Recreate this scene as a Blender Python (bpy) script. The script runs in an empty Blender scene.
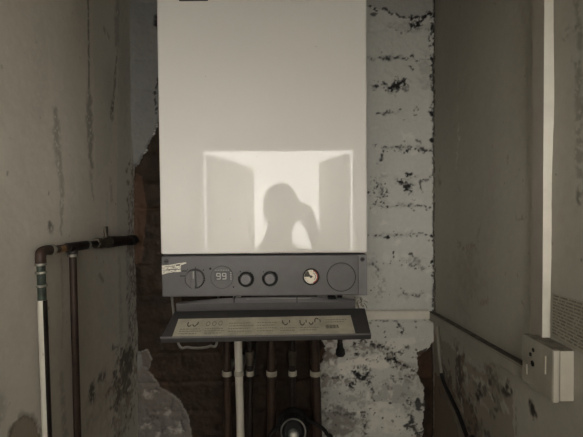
import bpy, bmesh, math, random
import numpy as np
from mathutils import Vector, Matrix

random.seed(7)
SC = bpy.context.scene
COL = SC.collection
PI = math.pi

# ------------------------------------------------------------------ camera
F, CX, CY = 430.0, 291.5, 218.5
EYE = Vector((0.0, -1.12, 1.65))
PITCH, ROLL = math.radians(1.5), math.radians(0.5)
_f = Vector((0, math.cos(PITCH), -math.sin(PITCH)))
_u0 = Vector((0, math.sin(PITCH), math.cos(PITCH)))
_r0 = Vector((1, 0, 0))
_r = _r0 * math.cos(ROLL) - _u0 * math.sin(ROLL)
_u = _u0 * math.cos(ROLL) + _r0 * math.sin(ROLL)
cam_d = bpy.data.cameras.new('camera')
cam_d.sensor_width = 36.0
cam_d.lens = F / 583.0 * 36.0
cam_d.clip_start = 0.01
cam = bpy.data.objects.new('camera', cam_d)
COL.objects.link(cam)
cam.matrix_world = Matrix(((_r.x, _u.x, -_f.x, EYE.x), (_r.y, _u.y, -_f.y, EYE.y),
                           (_r.z, _u.z, -_f.z, EYE.z), (0, 0, 0, 1)))
SC.camera = cam


def ray(px, py):
    return _f + _r * ((px - CX) / F) - _u * ((py - CY) / F)


def on_y(px, py, y):            # point of the plane y = const that lies at a measured spot
    d = ray(px, py)
    return EYE + d * ((y - EYE.y) / d.y)


def on_x(px, py, x):
    d = ray(px, py)
    return EYE + d * ((x - EYE.x) / d.x)


XL = on_y(134, 218, 0).x
XR = on_y(434, 218, 0).x
CEIL = 2.36

# ------------------------------------------------------------------ materials


class N:
    def __init__(self, name):
        self.m = bpy.data.materials.new(name)
        self.m.use_nodes = True
        self.t = self.m.node_tree
        self.b = self.t.nodes['Principled BSDF']

    def n(self, typ, **kw):
        o = self.t.nodes.new(typ)
        for k, v in kw.items():
            setattr(o, k, v)
        return o

    def l(self, a, b):
        self.t.links.new(a, b)

    def noise(self, scale, detail=4, rough=0.6, vec=None, stretch=None):
        tc = self.n('ShaderNodeTexCoord')
        v = tc.outputs['Object']
        if stretch:
            mp = self.n('ShaderNodeMapping')
            mp.inputs['Scale'].default_value = stretch
            self.l(v, mp.inputs['Vector'])
            v = mp.outputs['Vector']
        o = self.n('ShaderNodeTexNoise')
        o.inputs['Scale'].default_value = scale
        o.inputs['Detail'].default_value = detail
        o.inputs['Roughness'].default_value = rough
        self.l(v, o.inputs['Vector'])
        return o.outputs['Fac']

    def ramp(self, fac, stops):
        o = self.n('ShaderNodeValToRGB')
        e = o.color_ramp.elements
        while len(e) < len(stops):
            e.new(0.5)
        for el, (p, c) in zip(e, stops):
            el.position = p
            el.color = (*c, 1) if len(c) == 3 else c
        self.l(fac, o.inputs['Fac'])
        return o.outputs['Color']

    def mix(self, fac, a, b, blend='MIX'):
        o = self.n('ShaderNodeMix', data_type='RGBA', blend_type=blend)
        for s, v in ((o.inputs[0], fac), (o.inputs[6], a), (o.inputs[7], b)):
            if isinstance(v, (int, float)):
                s.default_value = v
            elif isinstance(v, tuple):
                s.default_value = (*v, 1)
            else:
                self.l(v, s)
        return o.outputs[2]

    def bump(self, fac, strength, dist=0.002):
        o = self.n('ShaderNodeBump')
        o.inputs['Strength'].default_value = strength
        o.inputs['Distance'].default_value = dist
        self.l(fac, o.inputs['Height'])
        self.l(o.outputs['Normal'], self.b.inputs['Normal'])

    def color(self, c):
        if isinstance(c, tuple):
            self.b.inputs['Base Color'].default_value = (*c, 1)
        else:
            self.l(c, self.b.inputs['Base Color'])

    def set(self, rough=0.6, metal=0.0, spec=0.5):
        self.b.inputs['Roughness'].default_value = rough
        self.b.inputs['Metallic'].default_value = metal
        self.b.inputs['Specular IOR Level'].default_value = spec
        return self


def simple(name, c, rough=0.6, metal=0.0, spec=0.5, var=0.15, scale=60, bump=0.0):
    k = N(name).set(rough, metal, spec)
    f = k.noise(scale)
    lo = tuple(max(0, x * (1 - var)) for x in c)
    hi = tuple(min(1, x * (1 + var)) for x in c)
    k.color(k.ramp(f, [(0.3, lo), (0.7, hi)]))
    if bump:
        k.bump(f, bump)
    return k.m


def wall_material(name, paint, paint2, plaster, brick1, brick2, stain, grime, flake):
    k = N(name).set(0.7, 0, 0.3)
    a1 = k.n('ShaderNodeVertexColor', layer_name='wear')
    a2 = k.n('ShaderNodeVertexColor', layer_name='coats')
    s1 = k.n('ShaderNodeSeparateColor')
    s2 = k.n('ShaderNodeSeparateColor')
    k.l(a1.outputs['Color'], s1.inputs[0])
    k.l(a2.outputs['Color'], s2.inputs[0])
    big = k.noise(7, 5, 0.6, stretch=(1, 1, 0.35))
    fine = k.noise(90, 5, 0.65)
    mid = k.noise(28, 5, 0.7)
    base = k.mix(big, paint, paint2)
    base = k.mix(0.18, base, k.ramp(fine, [(0.3, (0.55, 0.55, 0.55)), (0.7, (1, 1, 1))]), 'MULTIPLY')
    pl = k.mix(mid, plaster, tuple(x * 0.75 for x in plaster))
    base = k.mix(s2.outputs[0], base, pl)
    br = k.mix(k.ramp(mid, [(0.35, (0, 0, 0)), (0.68, (1, 1, 1))]), brick1, brick2)
    base = k.mix(s1.outputs[0], base, br)
    base = k.mix(s1.outputs[1], base, stain)
    base = k.mix(s2.outputs[1], base, flake)
    base = k.mix(s1.outputs[2], base, grime)
    k.color(base)
    k.bump(fine, 0.25, 0.0015)
    return k.m


M = {}
M['back_wall'] = wall_material('white_painted_brick', (0.64, 0.635, 0.59), (0.54, 0.535, 0.495), (0.215, 0.212, 0.20),
                               (0.014, 0.0080, 0.0042), (0.040, 0.0225, 0.0115), (0.085, 0.045, 0.025), (0.012, 0.011, 0.010), (0.74, 0.715, 0.65))
M['left_wall'] = wall_material('grey_painted_plaster', (0.60, 0.555, 0.48), (0.50, 0.465, 0.40), (0.46, 0.46, 0.41),
                               (0.07, 0.045, 0.03), (0.13, 0.08, 0.05), (0.15, 0.11, 0.07), (0.035, 0.03, 0.025), (0.46, 0.45, 0.40))
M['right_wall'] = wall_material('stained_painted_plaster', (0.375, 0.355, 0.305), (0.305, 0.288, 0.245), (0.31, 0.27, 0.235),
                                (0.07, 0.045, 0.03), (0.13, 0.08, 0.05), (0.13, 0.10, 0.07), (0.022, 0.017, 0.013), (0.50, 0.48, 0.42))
M['hall_wall'] = simple('hall_white_paint', (0.82, 0.81, 0.78), 0.7, var=0.03, scale=4)
M['ceiling'] = simple('ceiling_white_paint', (0.72, 0.71, 0.68), 0.8, var=0.04, scale=6)
M['floor'] = simple('concrete_floor', (0.20, 0.19, 0.17), 0.8, var=0.3, scale=14, bump=0.3)
M['door'] = simple('door_cream_paint', (0.80, 0.74, 0.66), 0.45, var=0.04, scale=5)
M['trim'] = simple('gloss_white_trim', (0.78, 0.77, 0.73), 0.35, var=0.03, scale=8)

k = N('enamelled_white_steel').set(0.02, 0, 0.21)
f1 = k.noise(5, 4)
f2 = k.noise(140, 2)
c = k.mix(f1, (0.73, 0.71, 0.665), (0.77, 0.75, 0.705))
c = k.mix(k.ramp(f2, [(0.76, (0, 0, 0)), (0.80, (1, 1, 1))]), c, (0.42, 0.40, 0.36))
k.color(c)
M['case'] = k.m
M['panel'] = simple('slate_grey_plastic', (0.108, 0.102, 0.103), 0.45, var=0.08, scale=50)
M['panel_light'] = simple('worn_grey_plastic', (0.165, 0.157, 0.160), 0.40, var=0.10, scale=50)
M['panel_dark'] = simple('dark_grey_plastic', (0.042, 0.040, 0.040), 0.55, var=0.12, scale=50)
M['rubber'] = simple('black_rubber', (0.010, 0.0095, 0.009), 0.65, spec=0.2, var=0.2)
M['ink'] = simple('faded_black_ink', (0.085, 0.078, 0.062), 0.8, var=0.3, scale=400)
M['ink_grey'] = simple('faint_grey_print', (0.235, 0.215, 0.17), 0.8, var=0.25, scale=300)
M['label'] = simple('yellowed_label_paper', (0.45, 0.42, 0.335), 0.6, var=0.2, scale=40)
M['tape'] = simple('torn_silver_tape', (0.78, 0.74, 0.64), 0.4, var=0.3, scale=160)
M['digit'] = simple('pale_display_segment', (0.42, 0.41, 0.39), 0.5, var=0.05)
M['display'] = simple('grey_display_window', (0.085, 0.082, 0.085), 0.3, var=0.05)
M['knob'] = simple('grey_button_plastic', (0.14, 0.135, 0.135), 0.4, var=0.1)
M['gauge_face'] = simple('cream_gauge_face', (0.85, 0.78, 0.65), 0.5, var=0.10, scale=200)
M['gauge_red'] = simple('red_gauge_arc', (0.35, 0.05, 0.03), 0.5, var=0.1)
M['chrome'] = simple('dull_chrome', (0.62, 0.61, 0.56), 0.42, 0.8, var=0.15, scale=80)
M['copper'] = simple('dull_brown_copper', (0.030, 0.0165, 0.0105), 0.5, 0.1, 0.35, var=0.45, scale=45)
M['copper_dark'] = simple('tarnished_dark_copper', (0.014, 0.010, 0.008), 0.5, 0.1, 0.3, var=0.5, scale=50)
M['copper_bright'] = simple('bare_copper', (0.40, 0.24, 0.12), 0.4, 0.7, var=0.25, scale=70)
M['brass'] = simple('tarnished_brass', (0.065, 0.052, 0.036), 0.5, 0.3, var=0.5, scale=60)
M['solder'] = simple('dull_solder', (0.26, 0.25, 0.21), 0.5, 0.3, var=0.3, scale=120)
k = N('green_patina_copper').set(0.6, 0.2)
c = k.ramp(k.noise(55, 5, 0.7), [(0.35, (0.022, 0.030, 0.021)), (0.55, (0.050, 0.066, 0.048)), (0.72, (0.13, 0.145, 0.115))])
k.color(c)
M['patina'] = k.m
k = N('flaking_white_paint').set(0.55, 0, 0.4)
c = k.ramp(k.noise(45, 6, 0.7, stretch=(1, 1, 0.4)), [(0.36, (0.09, 0.065, 0.04)), (0.42, (0.52, 0.49, 0.42)), (0.8, (0.62, 0.60, 0.53))])
k.color(c)
M['flaky'] = k.m
M['white_pipe'] = simple('white_plastic', (0.52, 0.49, 0.42), 0.45, var=0.10, scale=25)
M['clip'] = simple('off_white_clip_plastic', (0.34, 0.315, 0.255), 0.5, var=0.1)
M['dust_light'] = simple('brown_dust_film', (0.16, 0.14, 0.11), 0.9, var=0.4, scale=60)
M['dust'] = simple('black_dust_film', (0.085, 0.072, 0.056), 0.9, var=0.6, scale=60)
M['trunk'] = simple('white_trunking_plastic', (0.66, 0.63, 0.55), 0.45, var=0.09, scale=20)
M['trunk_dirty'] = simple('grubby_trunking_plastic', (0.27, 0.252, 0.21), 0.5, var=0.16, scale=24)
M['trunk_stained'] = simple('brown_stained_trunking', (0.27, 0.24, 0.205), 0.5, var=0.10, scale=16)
M['box'] = simple('grubby_box_plastic', (0.27, 0.25, 0.205), 0.5, var=0.12, scale=24)  # shaded copy of the box plastic, also on the grubby cable length
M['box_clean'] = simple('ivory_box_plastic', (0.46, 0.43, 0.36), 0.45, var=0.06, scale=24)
M['notice'] = simple('grey_notice_paper', (0.27, 0.25, 0.20), 0.8, var=0.12, scale=50)
M['notice_ink'] = simple('grey_notice_print', (0.145, 0.132, 0.105), 0.8, var=0.5, scale=120)
M['hose'] = simple('grey_hose_rubber', (0.17, 0.16, 0.14), 0.5, var=0.2)
M['jacket'] = simple('grey_jacket_cloth', (0.16, 0.155, 0.15), 0.9, var=0.2)
M['trousers'] = simple('dark_trouser_cloth', (0.04, 0.042, 0.05), 0.9, var=0.2)
M['skin'] = simple('skin', (0.50, 0.32, 0.24), 0.5, var=0.06)
M['hair'] = simple('brown_hair', (0.035, 0.022, 0.014), 0.5, var=0.3)
M['shoe'] = simple('black_shoe_leather', (0.02, 0.02, 0.02), 0.4, var=0.2)
M['eye'] = simple('eye_white', (0.7, 0.7, 0.68), 0.2, var=0.02)
FILL_E = 16.0  # strength of the added glow that lights the cupboard
k = N('daylit_frosted_pane').set(0.3)
k.color((0.8, 0.8, 0.8))
k.b.inputs['Emission Color'].default_value = (1.0, 0.968, 0.905, 1)
k.b.inputs['Emission Strength'].default_value = FILL_E
M['pane'] = k.m

# ------------------------------------------------------------------ mesh helpers


def finish(bm, smooth=40):
    bmesh.ops.recalc_face_normals(bm, faces=bm.faces[:])
    if smooth:
        for f in bm.faces:
            f.smooth = True
        for e in bm.edges:
            if len(e.link_faces) == 2 and e.calc_face_angle(0) > math.radians(smooth):
                e.smooth = False


def wloc(o):
    p = Vector((0, 0, 0))
    while o is not None:
        p += o.location
        o = o.parent
    return p


def obj(name, bm, mats, parent=None, smooth=40, origin=None):
    finish(bm, smooth)
    if not isinstance(mats, (list, tuple)):
        mats = [mats]
    if parent is not None:
        off = wloc(parent)
        loc = Vector((0, 0, 0))
    else:
        xs = [v.co for v in bm.verts]
        lo = Vector((min(v[i] for v in xs) for i in range(3)))
        hi = Vector((max(v[i] for v in xs) for i in range(3)))
        off = origin if origin is not None else Vector(((lo.x + hi.x) / 2, (lo.y + hi.y) / 2, lo.z))
        loc = off
    for v in bm.verts:
        v.co -= off
    me = bpy.data.meshes.new(name)
    bm.to_mesh(me)
    bm.free()
    for m in mats:
        me.materials.append(m)
    o = bpy.data.objects.new(name, me)
    COL.objects.link(o)
    o.location = loc
    if parent is not None:
        o.parent = parent
    wn = o.modifiers.new('weighted_normal', 'WEIGHTED_NORMAL')
    wn.keep_sharp = True
    wn.weight = 100
    return o


def thing(name, label, cat, loc, group=None):
    o = bpy.data.objects.new(name, None)
    o.empty_display_size = 0.05
    COL.objects.link(o)
    o.location = loc
    return tag(o, label, cat, group)


def tag(o, label, cat, group=None):
    o['label'] = label
    o['category'] = cat
    if group:
        o['group'] = group
    return o


def struct(o):
    o['kind'] = 'structure'
    return o


def B():
    return bmesh.new()


def box(bm, x0, x1, y0, y1, z0, z1, bev=0.0, seg=2, mi=0):
    r = bmesh.ops.create_cube(bm, size=1.0)
    vs = r['verts']
    for v in vs:
        v.co = Vector((x0 + (v.co.x + .5) * (x1 - x0), y0 + (v.co.y + .5) * (y1 - y0), z0 + (v.co.z + .5) * (z1 - z0)))
    fs = set(f for v in vs for f in v.link_faces)
    for f in fs:
        f.material_index = mi
    if bev:
        es = list(set(e for v in vs for e in v.link_edges))
        bmesh.ops.bevel(bm, geom=es, offset=bev, segments=seg, profile=0.5, affect='EDGES', material=-1)


def quad(bm, a, b, c, d, mi=0):
    f = bm.faces.new([bm.verts.new(p) for p in (a, b, c, d)])
    f.material_index = mi
    return f


def slab(bm, pts, n, t, mi=0, bev=0.0):
    """closed prism on polygon pts extruded by t along n"""
    n = Vector(n).normalized() * t
    a = [bm.verts.new(Vector(p)) for p in pts]
    b = [bm.verts.new(Vector(p) + n) for p in pts]
    fs = [bm.faces.new(a), bm.faces.new(b[::-1])]
    k = len(pts)
    for i in range(k):
        fs.append(bm.faces.new((a[i], b[i], b[(i + 1) % k], a[(i + 1) % k])))
    for f in fs:
        f.material_index = mi
    if bev:
        bmesh.ops.recalc_face_normals(bm, faces=fs)
        es = list(set(e for f in fs for e in f.edges))
        bmesh.ops.bevel(bm, geom=es, offset=bev, segments=2, profile=0.5, affect='EDGES', material=-1)


def smooth_path(pts, n=8):
    pts = [Vector(p) for p in pts]
    if len(pts) < 3:
        return pts
    out = []
    P = [pts[0] * 2 - pts[1]] + pts + [pts[-1] * 2 - pts[-2]]
    for i in range(1, len(P) - 2):
        p0, p1, p2, p3 = P[i - 1], P[i], P[i + 1], P[i + 2]
        for j in range(n):
            t = j / n
            out.append(0.5 * ((2 * p1) + (p2 - p0) * t + (2 * p0 - 5 * p1 + 4 * p2 - p3) * t * t + (3 * p1 - p0 - 3 * p2 + p3) * t ** 3))
    out.append(pts[-1])
    return out


def tube(bm, pts, r, seg=16, mi=0, caps=True):
    pts = [Vector(p) for p in pts]
    rs = r if isinstance(r, (list, tuple)) else [r] * len(pts)
    rings = []
    t0 = (pts[1] - pts[0]).normalized()
    up = Vector((0, 0, 1)) if abs(t0.z) < 0.9 else Vector((0, 1, 0))
    nrm = t0.cross(up).normalized()
    for i, p in enumerate(pts):
        if i == 0:
            t = (pts[1] - pts[0])
        elif i == len(pts) - 1:
            t = (pts[-1] - pts[-2])
        else:
            t = (pts[i + 1] - pts[i]).normalized() + (pts[i] - pts[i - 1]).normalized()
        t.normalize()
        nrm = (nrm - t * nrm.dot(t)).normalized()
        b = t.cross(nrm)
        rings.append([bm.verts.new(p + (nrm * math.cos(2 * PI * j / seg) + b * math.sin(2 * PI * j / seg)) * rs[i]) for j in range(seg)])
    fs = []
    for a, b in zip(rings, rings[1:]):
        for j in range(seg):
            fs.append(bm.faces.new((a[j], a[(j + 1) % seg], b[(j + 1) % seg], b[j])))
    if caps:
        fs.append(bm.faces.new(rings[0][::-1]))
        fs.append(bm.faces.new(rings[-1]))
    for f in fs:
        f.material_index = mi


def lathe(bm, prof, c, axis, seg=40, mi=0):
    """profile of (distance along axis, radius) turned about axis through c"""
    axis = Vector(axis).normalized()
    up = Vector((0, 0, 1)) if abs(axis.z) < 0.9 else Vector((1, 0, 0))
    a = axis.cross(up).normalized()
    b = axis.cross(a)
    c = Vector(c)
    rings = []
    for h, r in prof:
        if r < 1e-6:
            rings.append([bm.verts.new(c + axis * h)])
        else:
            rings.append([bm.verts.new(c + axis * h + (a * math.cos(2 * PI * j / seg) + b * math.sin(2 * PI * j / seg)) * r) for j in range(seg)])
    for p, q in zip(rings, rings[1:]):
        for j in range(seg):
            j2 = (j + 1) % seg
            if len(p) == 1 and len(q) == 1:
                continue
            if len(p) == 1:
                f = bm.faces.new((p[0], q[j2], q[j]))
            elif len(q) == 1:
                f = bm.faces.new((p[j], p[j2], q[0]))
            else:
                f = bm.faces.new((p[j], p[j2], q[j2], q[j]))
            f.material_index = mi


def ringband(bm, c, r0, r1, y, a0=0, a1=2 * PI, seg=48, mi=0, t=0.0004):
    """flat ring sector lying on a plane y=const, a little proud of it"""
    n = max(6, int(seg * abs(a1 - a0) / (2 * PI)))
    full = abs(abs(a1 - a0) - 2 * PI) < 1e-6
    prev = None
    for i in range(n + 1):
        a = a0 + (a1 - a0) * i / n
        cur = [Vector((c[0] + r * math.cos(a), yy, c[1] + r * math.sin(a))) for r, yy in ((r0, y), (r0, y - t), (r1, y - t), (r1, y))]
        cur = [bm.verts.new(p) for p in cur]
        if prev:
            for q in range(3):
                bm.faces.new((prev[q], prev[q + 1], cur[q + 1], cur[q])).material_index = mi
        prev = cur


# ------------------------------------------------------------------ weathered walls
_tabs = {}


def vnoise(u, v, s, seed):
    if seed not in _tabs:
        _tabs[seed] = np.random.RandomState(seed).rand(256, 256).astype(np.float32)
    t = _tabs[seed]
    x = u * s + 1000.0
    y = v * s + 1000.0
    xi = np.floor(x).astype(int)
    yi = np.floor(y).astype(int)
    fx = x - xi
    fy = y - yi
    fx = fx * fx * (3 - 2 * fx)
    fy = fy * fy * (3 - 2 * fy)
    a = t[xi % 256, yi % 256]
    b = t[(xi + 1) % 256, yi % 256]
    c = t[xi % 256, (yi + 1) % 256]
    d = t[(xi + 1) % 256, (yi + 1) % 256]
    return (a * (1 - fx) + b * fx) * (1 - fy) + (c * (1 - fx) + d * fx) * fy


def fbm(u, v, s, seed, oct=4):
    o = 0
    w = 0.5
    tot = 0
    for i in range(oct):
        o = o + w * vnoise(u, v, s * 2 ** i, seed + i)
        tot += w
        w *= 0.55
    return o / tot


class Wall:
    """regular grid of (u, v) in metres with a height field and wear masks"""

    def __init__(self, us, vs, seed, conv, gain=1.0):
        self.gain = gain
        self.us, self.vs = us, vs
        self.U, self.V = np.meshgrid(us, vs)
        self.seed = seed
        self.conv = conv
        z = np.zeros_like(self.U)
        self.h = z.copy()
        self.m = {k: z.copy() for k in ('brick', 'stain', 'grime', 'plaster', 'flake')}
        self.w1 = (fbm(self.U, self.V, 70, seed + 10) - .5) * 2
        self.w2 = (fbm(self.U, self.V, 70, seed + 20) - .5) * 2
        self.n3 = fbm(self.U, self.V, 160, seed + 30, 3)

    def win(self, u0, u1, v0, v1):
        i0, i1 = np.searchsorted(self.us, (u0, u1))
        j0, j1 = np.searchsorted(self.vs, (v0, v1))
        return slice(j0, j1), slice(i0, i1)

    def stroke(self, key, pts, w, a=1.0, jit=1.0, h=0.0, rag=0.5):
        """line of width w (px-like millimetres given in metres); rag breaks it up"""
        P = [self.conv(*p) for p in pts]
        ws = [x * self.gain for x in (w if isinstance(w, (list, tuple)) else [w] * len(P))]
        m = max(ws) * 2.5 + 0.01
        sl = self.win(min(p[0] for p in P) - m, max(p[0] for p in P) + m, min(p[1] for p in P) - m, max(p[1] for p in P) + m)
        wm = max(ws)
        u = self.U[sl] + self.w1[sl] * wm * 1.2 * jit
        v = self.V[sl] + self.w2[sl] * wm * 1.2 * jit
        if u.size == 0:
            return
        best = np.full(u.shape, 0.0)
        for (p, q, wa, wb) in zip(P, P[1:], ws, ws[1:]):
            dx, dy = q[0] - p[0], q[1] - p[1]
            L = dx * dx + dy * dy + 1e-12
            t = np.clip(((u - p[0]) * dx + (v - p[1]) * dy) / L, 0, 1)
            d = np.hypot(u - p[0] - t * dx, v - p[1] - t * dy)
            ww = (wa + (wb - wa) * t) * 0.5
            best = np.maximum(best, np.clip(1.5 - d / np.maximum(ww, 1e-5), 0, 1))
        if rag:
            best = best * np.clip((self.n3[sl] - (0.26 + 0.36 * rag)) * 9, 0, 1)
        self.m[key][sl] = np.maximum(self.m[key][sl], best * a)
        self.h[sl] += best * h

    def spot(self, key, p, r, a=1.0, h=0.0, rag=0.6, soft=0.4):
        c = self.conv(*p)
        rx, ry = r if isinstance(r, tuple) else (r, r)
        mm = 2.2
        sl = self.win(c[0] - rx * mm, c[0] + rx * mm, c[1] - ry * mm, c[1] + ry * mm)
        u = (self.U[sl] - c[0]) / rx + self.w1[sl] * rag * 1.6
        v = (self.V[sl] - c[1]) / ry + self.w2[sl] * rag * 1.6
        if u.size == 0:
            return
        d = np.clip((1 - np.hypot(u, v)) / soft, 0, 1)
        self.m[key][sl] = np.maximum(self.m[key][sl], d * a)
        self.h[sl] += d * h

    def poly(self, key, pts, a=1.0, warp=0.006, erase=(), h=0.0):
        P = [self.conv(*p) for p in pts]
        u = self.U + self.w1 * warp
        v = self.V + self.w2 * warp
        ins = np.zeros(u.shape, bool)
        for (x0, y0), (x1, y1) in zip(P, P[1:] + P[:1]):
            c = (y0 > v) != (y1 > v)
            with np.errstate(divide='ignore', invalid='ignore'):
                xs = (x1 - x0) * (v - y0) / (y1 - y0 + 1e-12) + x0
            ins ^= c & (u < xs)
        i = ins.astype(float)
        for kk in erase:
            self.m[kk] *= 1 - i
        self.m[key] = np.maximum(self.m[key], i * a)
        self.h += i * h
        return ins

    def build(self, name, place, mat):
        nv, nu = self.U.shape
        co = place(self.U, self.V, self.h).reshape(-1, 3).astype(np.float32)
        idx = np.arange(nu * nv).reshape(nv, nu)
        q = np.stack([idx[:-1, :-1], idx[:-1, 1:], idx[1:, 1:], idx[1:, :-1]], -1).reshape(-1, 4)
        me = bpy.data.meshes.new(name)
        me.vertices.add(len(co))
        me.vertices.foreach_set('co', co.ravel())
        me.loops.add(q.size)
        me.loops.foreach_set('vertex_index', q.ravel().astype(np.int32))
        me.polygons.add(len(q))
        me.polygons.foreach_set('loop_start', np.arange(0, q.size, 4, dtype=np.int32))
        me.polygons.foreach_set('loop_total', np.full(len(q), 4, dtype=np.int32))
        me.update(calc_edges=True)
        me.polygons.foreach_set('use_smooth', np.ones(len(q), bool))
        m = self.m
        one = np.ones_like(self.U)
        for nm, ch in (('wear', ('brick', 'stain', 'grime')), ('coats', ('plaster', 'flake', 'flake'))):
            at = me.color_attributes.new(nm, 'FLOAT_COLOR', 'POINT')
            arr = np.stack([np.clip(m[c], 0, 1) for c in ch] + [one], -1).astype(np.float32)
            at.data.foreach_set('color', arr.ravel())
        me.materials.append(mat)
        o = bpy.data.objects.new(name, me)
        COL.objects.link(o)
        return struct(o)


def axis_steps(*spans):
    out = []
    for a, b, s in spans:
        n = max(1, int(round((b - a) / s)))
        out += list(np.linspace(a, b, n, endpoint=False))
    out.append(spans[-1][1])
    return np.array(out)


# ---- back wall (faces the viewer, u = x, v = z)
def cb(px, py):
    p = on_y(px, py, 0)
    return (p.x, p.z)


zs = axis_steps((0, 1.0, 0.02), (1.0, 2.22, 0.002), (2.22, CEIL, 0.02))
bw = Wall(axis_steps((XL - .012, XR + .012, 0.002)), zs, 100, cb, 1.35)
U, V = bw.U, bw.V
courses = [cb(400, y)[1] for y in (-30, 1, 30, 58, 87, 118, 149, 178, 206, 235, 264, 294, 323, 352, 381, 410, 439)]
low = courses[-1]
while low > 0:
    low -= 0.0755
    courses.append(low)
courses = np.array(sorted(courses))
ci = np.clip(np.searchsorted(courses, V) - 1, 0, len(courses) - 1)
dz = np.min(np.abs(V[..., None] + (bw.w1 * 0.003)[..., None] - courses[None, None, :]), -1) if V.size * len(courses) < 4e7 else None
bl = 0.225
ux = (U + (ci % 2) * bl * .5 + 0.07 + bw.w2 * 0.003) % bl
dx = np.minimum(ux, bl - ux)
dm = np.minimum(dz, dx)
joint = np.clip(1 - dm / 0.010, 0, 1) ** 1.5 * np.clip(fbm(U, V, 18, 160) * 3 - .8, 0, 1)
rough = fbm(U, V, 25, 140) - .5
bw.h = -joint * 0.0018 + rough * 0.006 + (fbm(U, V, 120, 150) - .5) * 0.0022
# bare brick: left of and below the boiler, and the right bottom corner
bare = bw.poly('brick', [(160, 118), (150, 140), (138, 163), (130, 170), (128, 470), (318, 470), (320, 437), (319, 410), (322, 395), (316, 372),
                         (326, 352), (318, 330), (300, 250), (300, 118)], 1.0, 0.007, h=-0.006)
bare2 = bw.poly('brick', [(418, 356), (426, 352), (436, 338), (446, 338), (446, 470), (421, 470), (423, 437), (425, 404), (424, 386), (417, 375)], 1.0, 0.006, h=-0.006)
ext = bare | bare2
bw.h += np.where(ext, -joint * 0.004 + rough * 0.006, 0)
# grey plaster upper left, tan lump and plaster remnant lower left
bw.poly('plaster', [(120, -40), (170, -40), (168, 100), (150, 140), (138, 164), (120, 175)], 1.0, 0.004, erase=('brick',), h=0.004)
bw.poly('plaster', [(128, 352), (140, 352), (146, 350), (151, 358), (150, 368), (146, 372), (152, 376), (160, 388), (170, 394), (180, 402), (188, 416), (192, 437), (194, 470), (128, 470)],
        1.0, 0.005, erase=('brick',), h=0.008)
bw.poly('stain', [(128, 370), (146, 372), (152, 376), (160, 388), (170, 394), (180, 402), (188, 416), (192, 437), (194, 470), (128, 470)], 0.35, 0.005)
bw.spot('stain', (150, 400), (0.05, 0.09), 0.45, rag=.9)
bw.spot('stain', (180, 425), (0.04, 0.04), 0.4, rag=.9)
bw.poly('stain', [(141, 352), (148, 351), (151, 360), (149, 368), (143, 366)], 0.55, 0.002)
bw.poly('stain', [(134, 172), (141, 176), (146, 205), (144, 230), (141, 262), (133, 265)], 0.75, 0.004)
bw.spot('plaster', (206, 424), (0.030, 0.022), 0.35)
bw.spot('plaster', (158, 290), (0.008, 0.03), 0.25)
bw.spot('grime', (157, 23), (0.011, 0.026), 1.0, h=-0.006)
bw.spot('grime', (292, 428), (0.085, 0.06), 0.75, rag=.5, soft=.8)  # broad black patch on the brick behind the pump
for (x, y, r_) in ((150, 395, .02), (165, 412, .016), (176, 430, .02), (146, 425, .018), (158, 435, .014)):
    bw.spot('flake', (x, y), (r_, r_ * .8), 0.28, rag=1, soft=.7)
    bw.spot('grime', (x + 6, y - 6), (r_ * .7, r_), 0.45, rag=1, soft=.7)
bw.stroke('grime', [(158, 80), (156, 92), (158, 120)], 0.006, 0.9)
# smooth plaster over the top of the brickwork
bw.poly('plaster', [(360, -60), (360, 4), (372, 8), (385, 10), (400, 17), (412, 19), (424, 17), (440, 12), (440, -60)], 0.45, 0.003, h=0.003)
bw.stroke('grime', [(368, 6), (376, 10), (386, 10), (400, 17), (412, 18)], 0.0045, 0.9, rag=0.5)
bw.spot('grime', (375, 14), (0.012, 0.006), 0.8)
bw.stroke('grime', [(411, 18), (414, 25), (420, 22), (421, 17), (412, 17)], 0.007, 1.0, rag=0.2, h=-0.003)
bw.stroke('grime', [(421, 18), (434, 14)], 0.010, 1.0, rag=0.3)
bw.stroke('grime', [(392, 28), (404, 34), (412, 27), (430, 29)], 0.004, 0.55)
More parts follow.
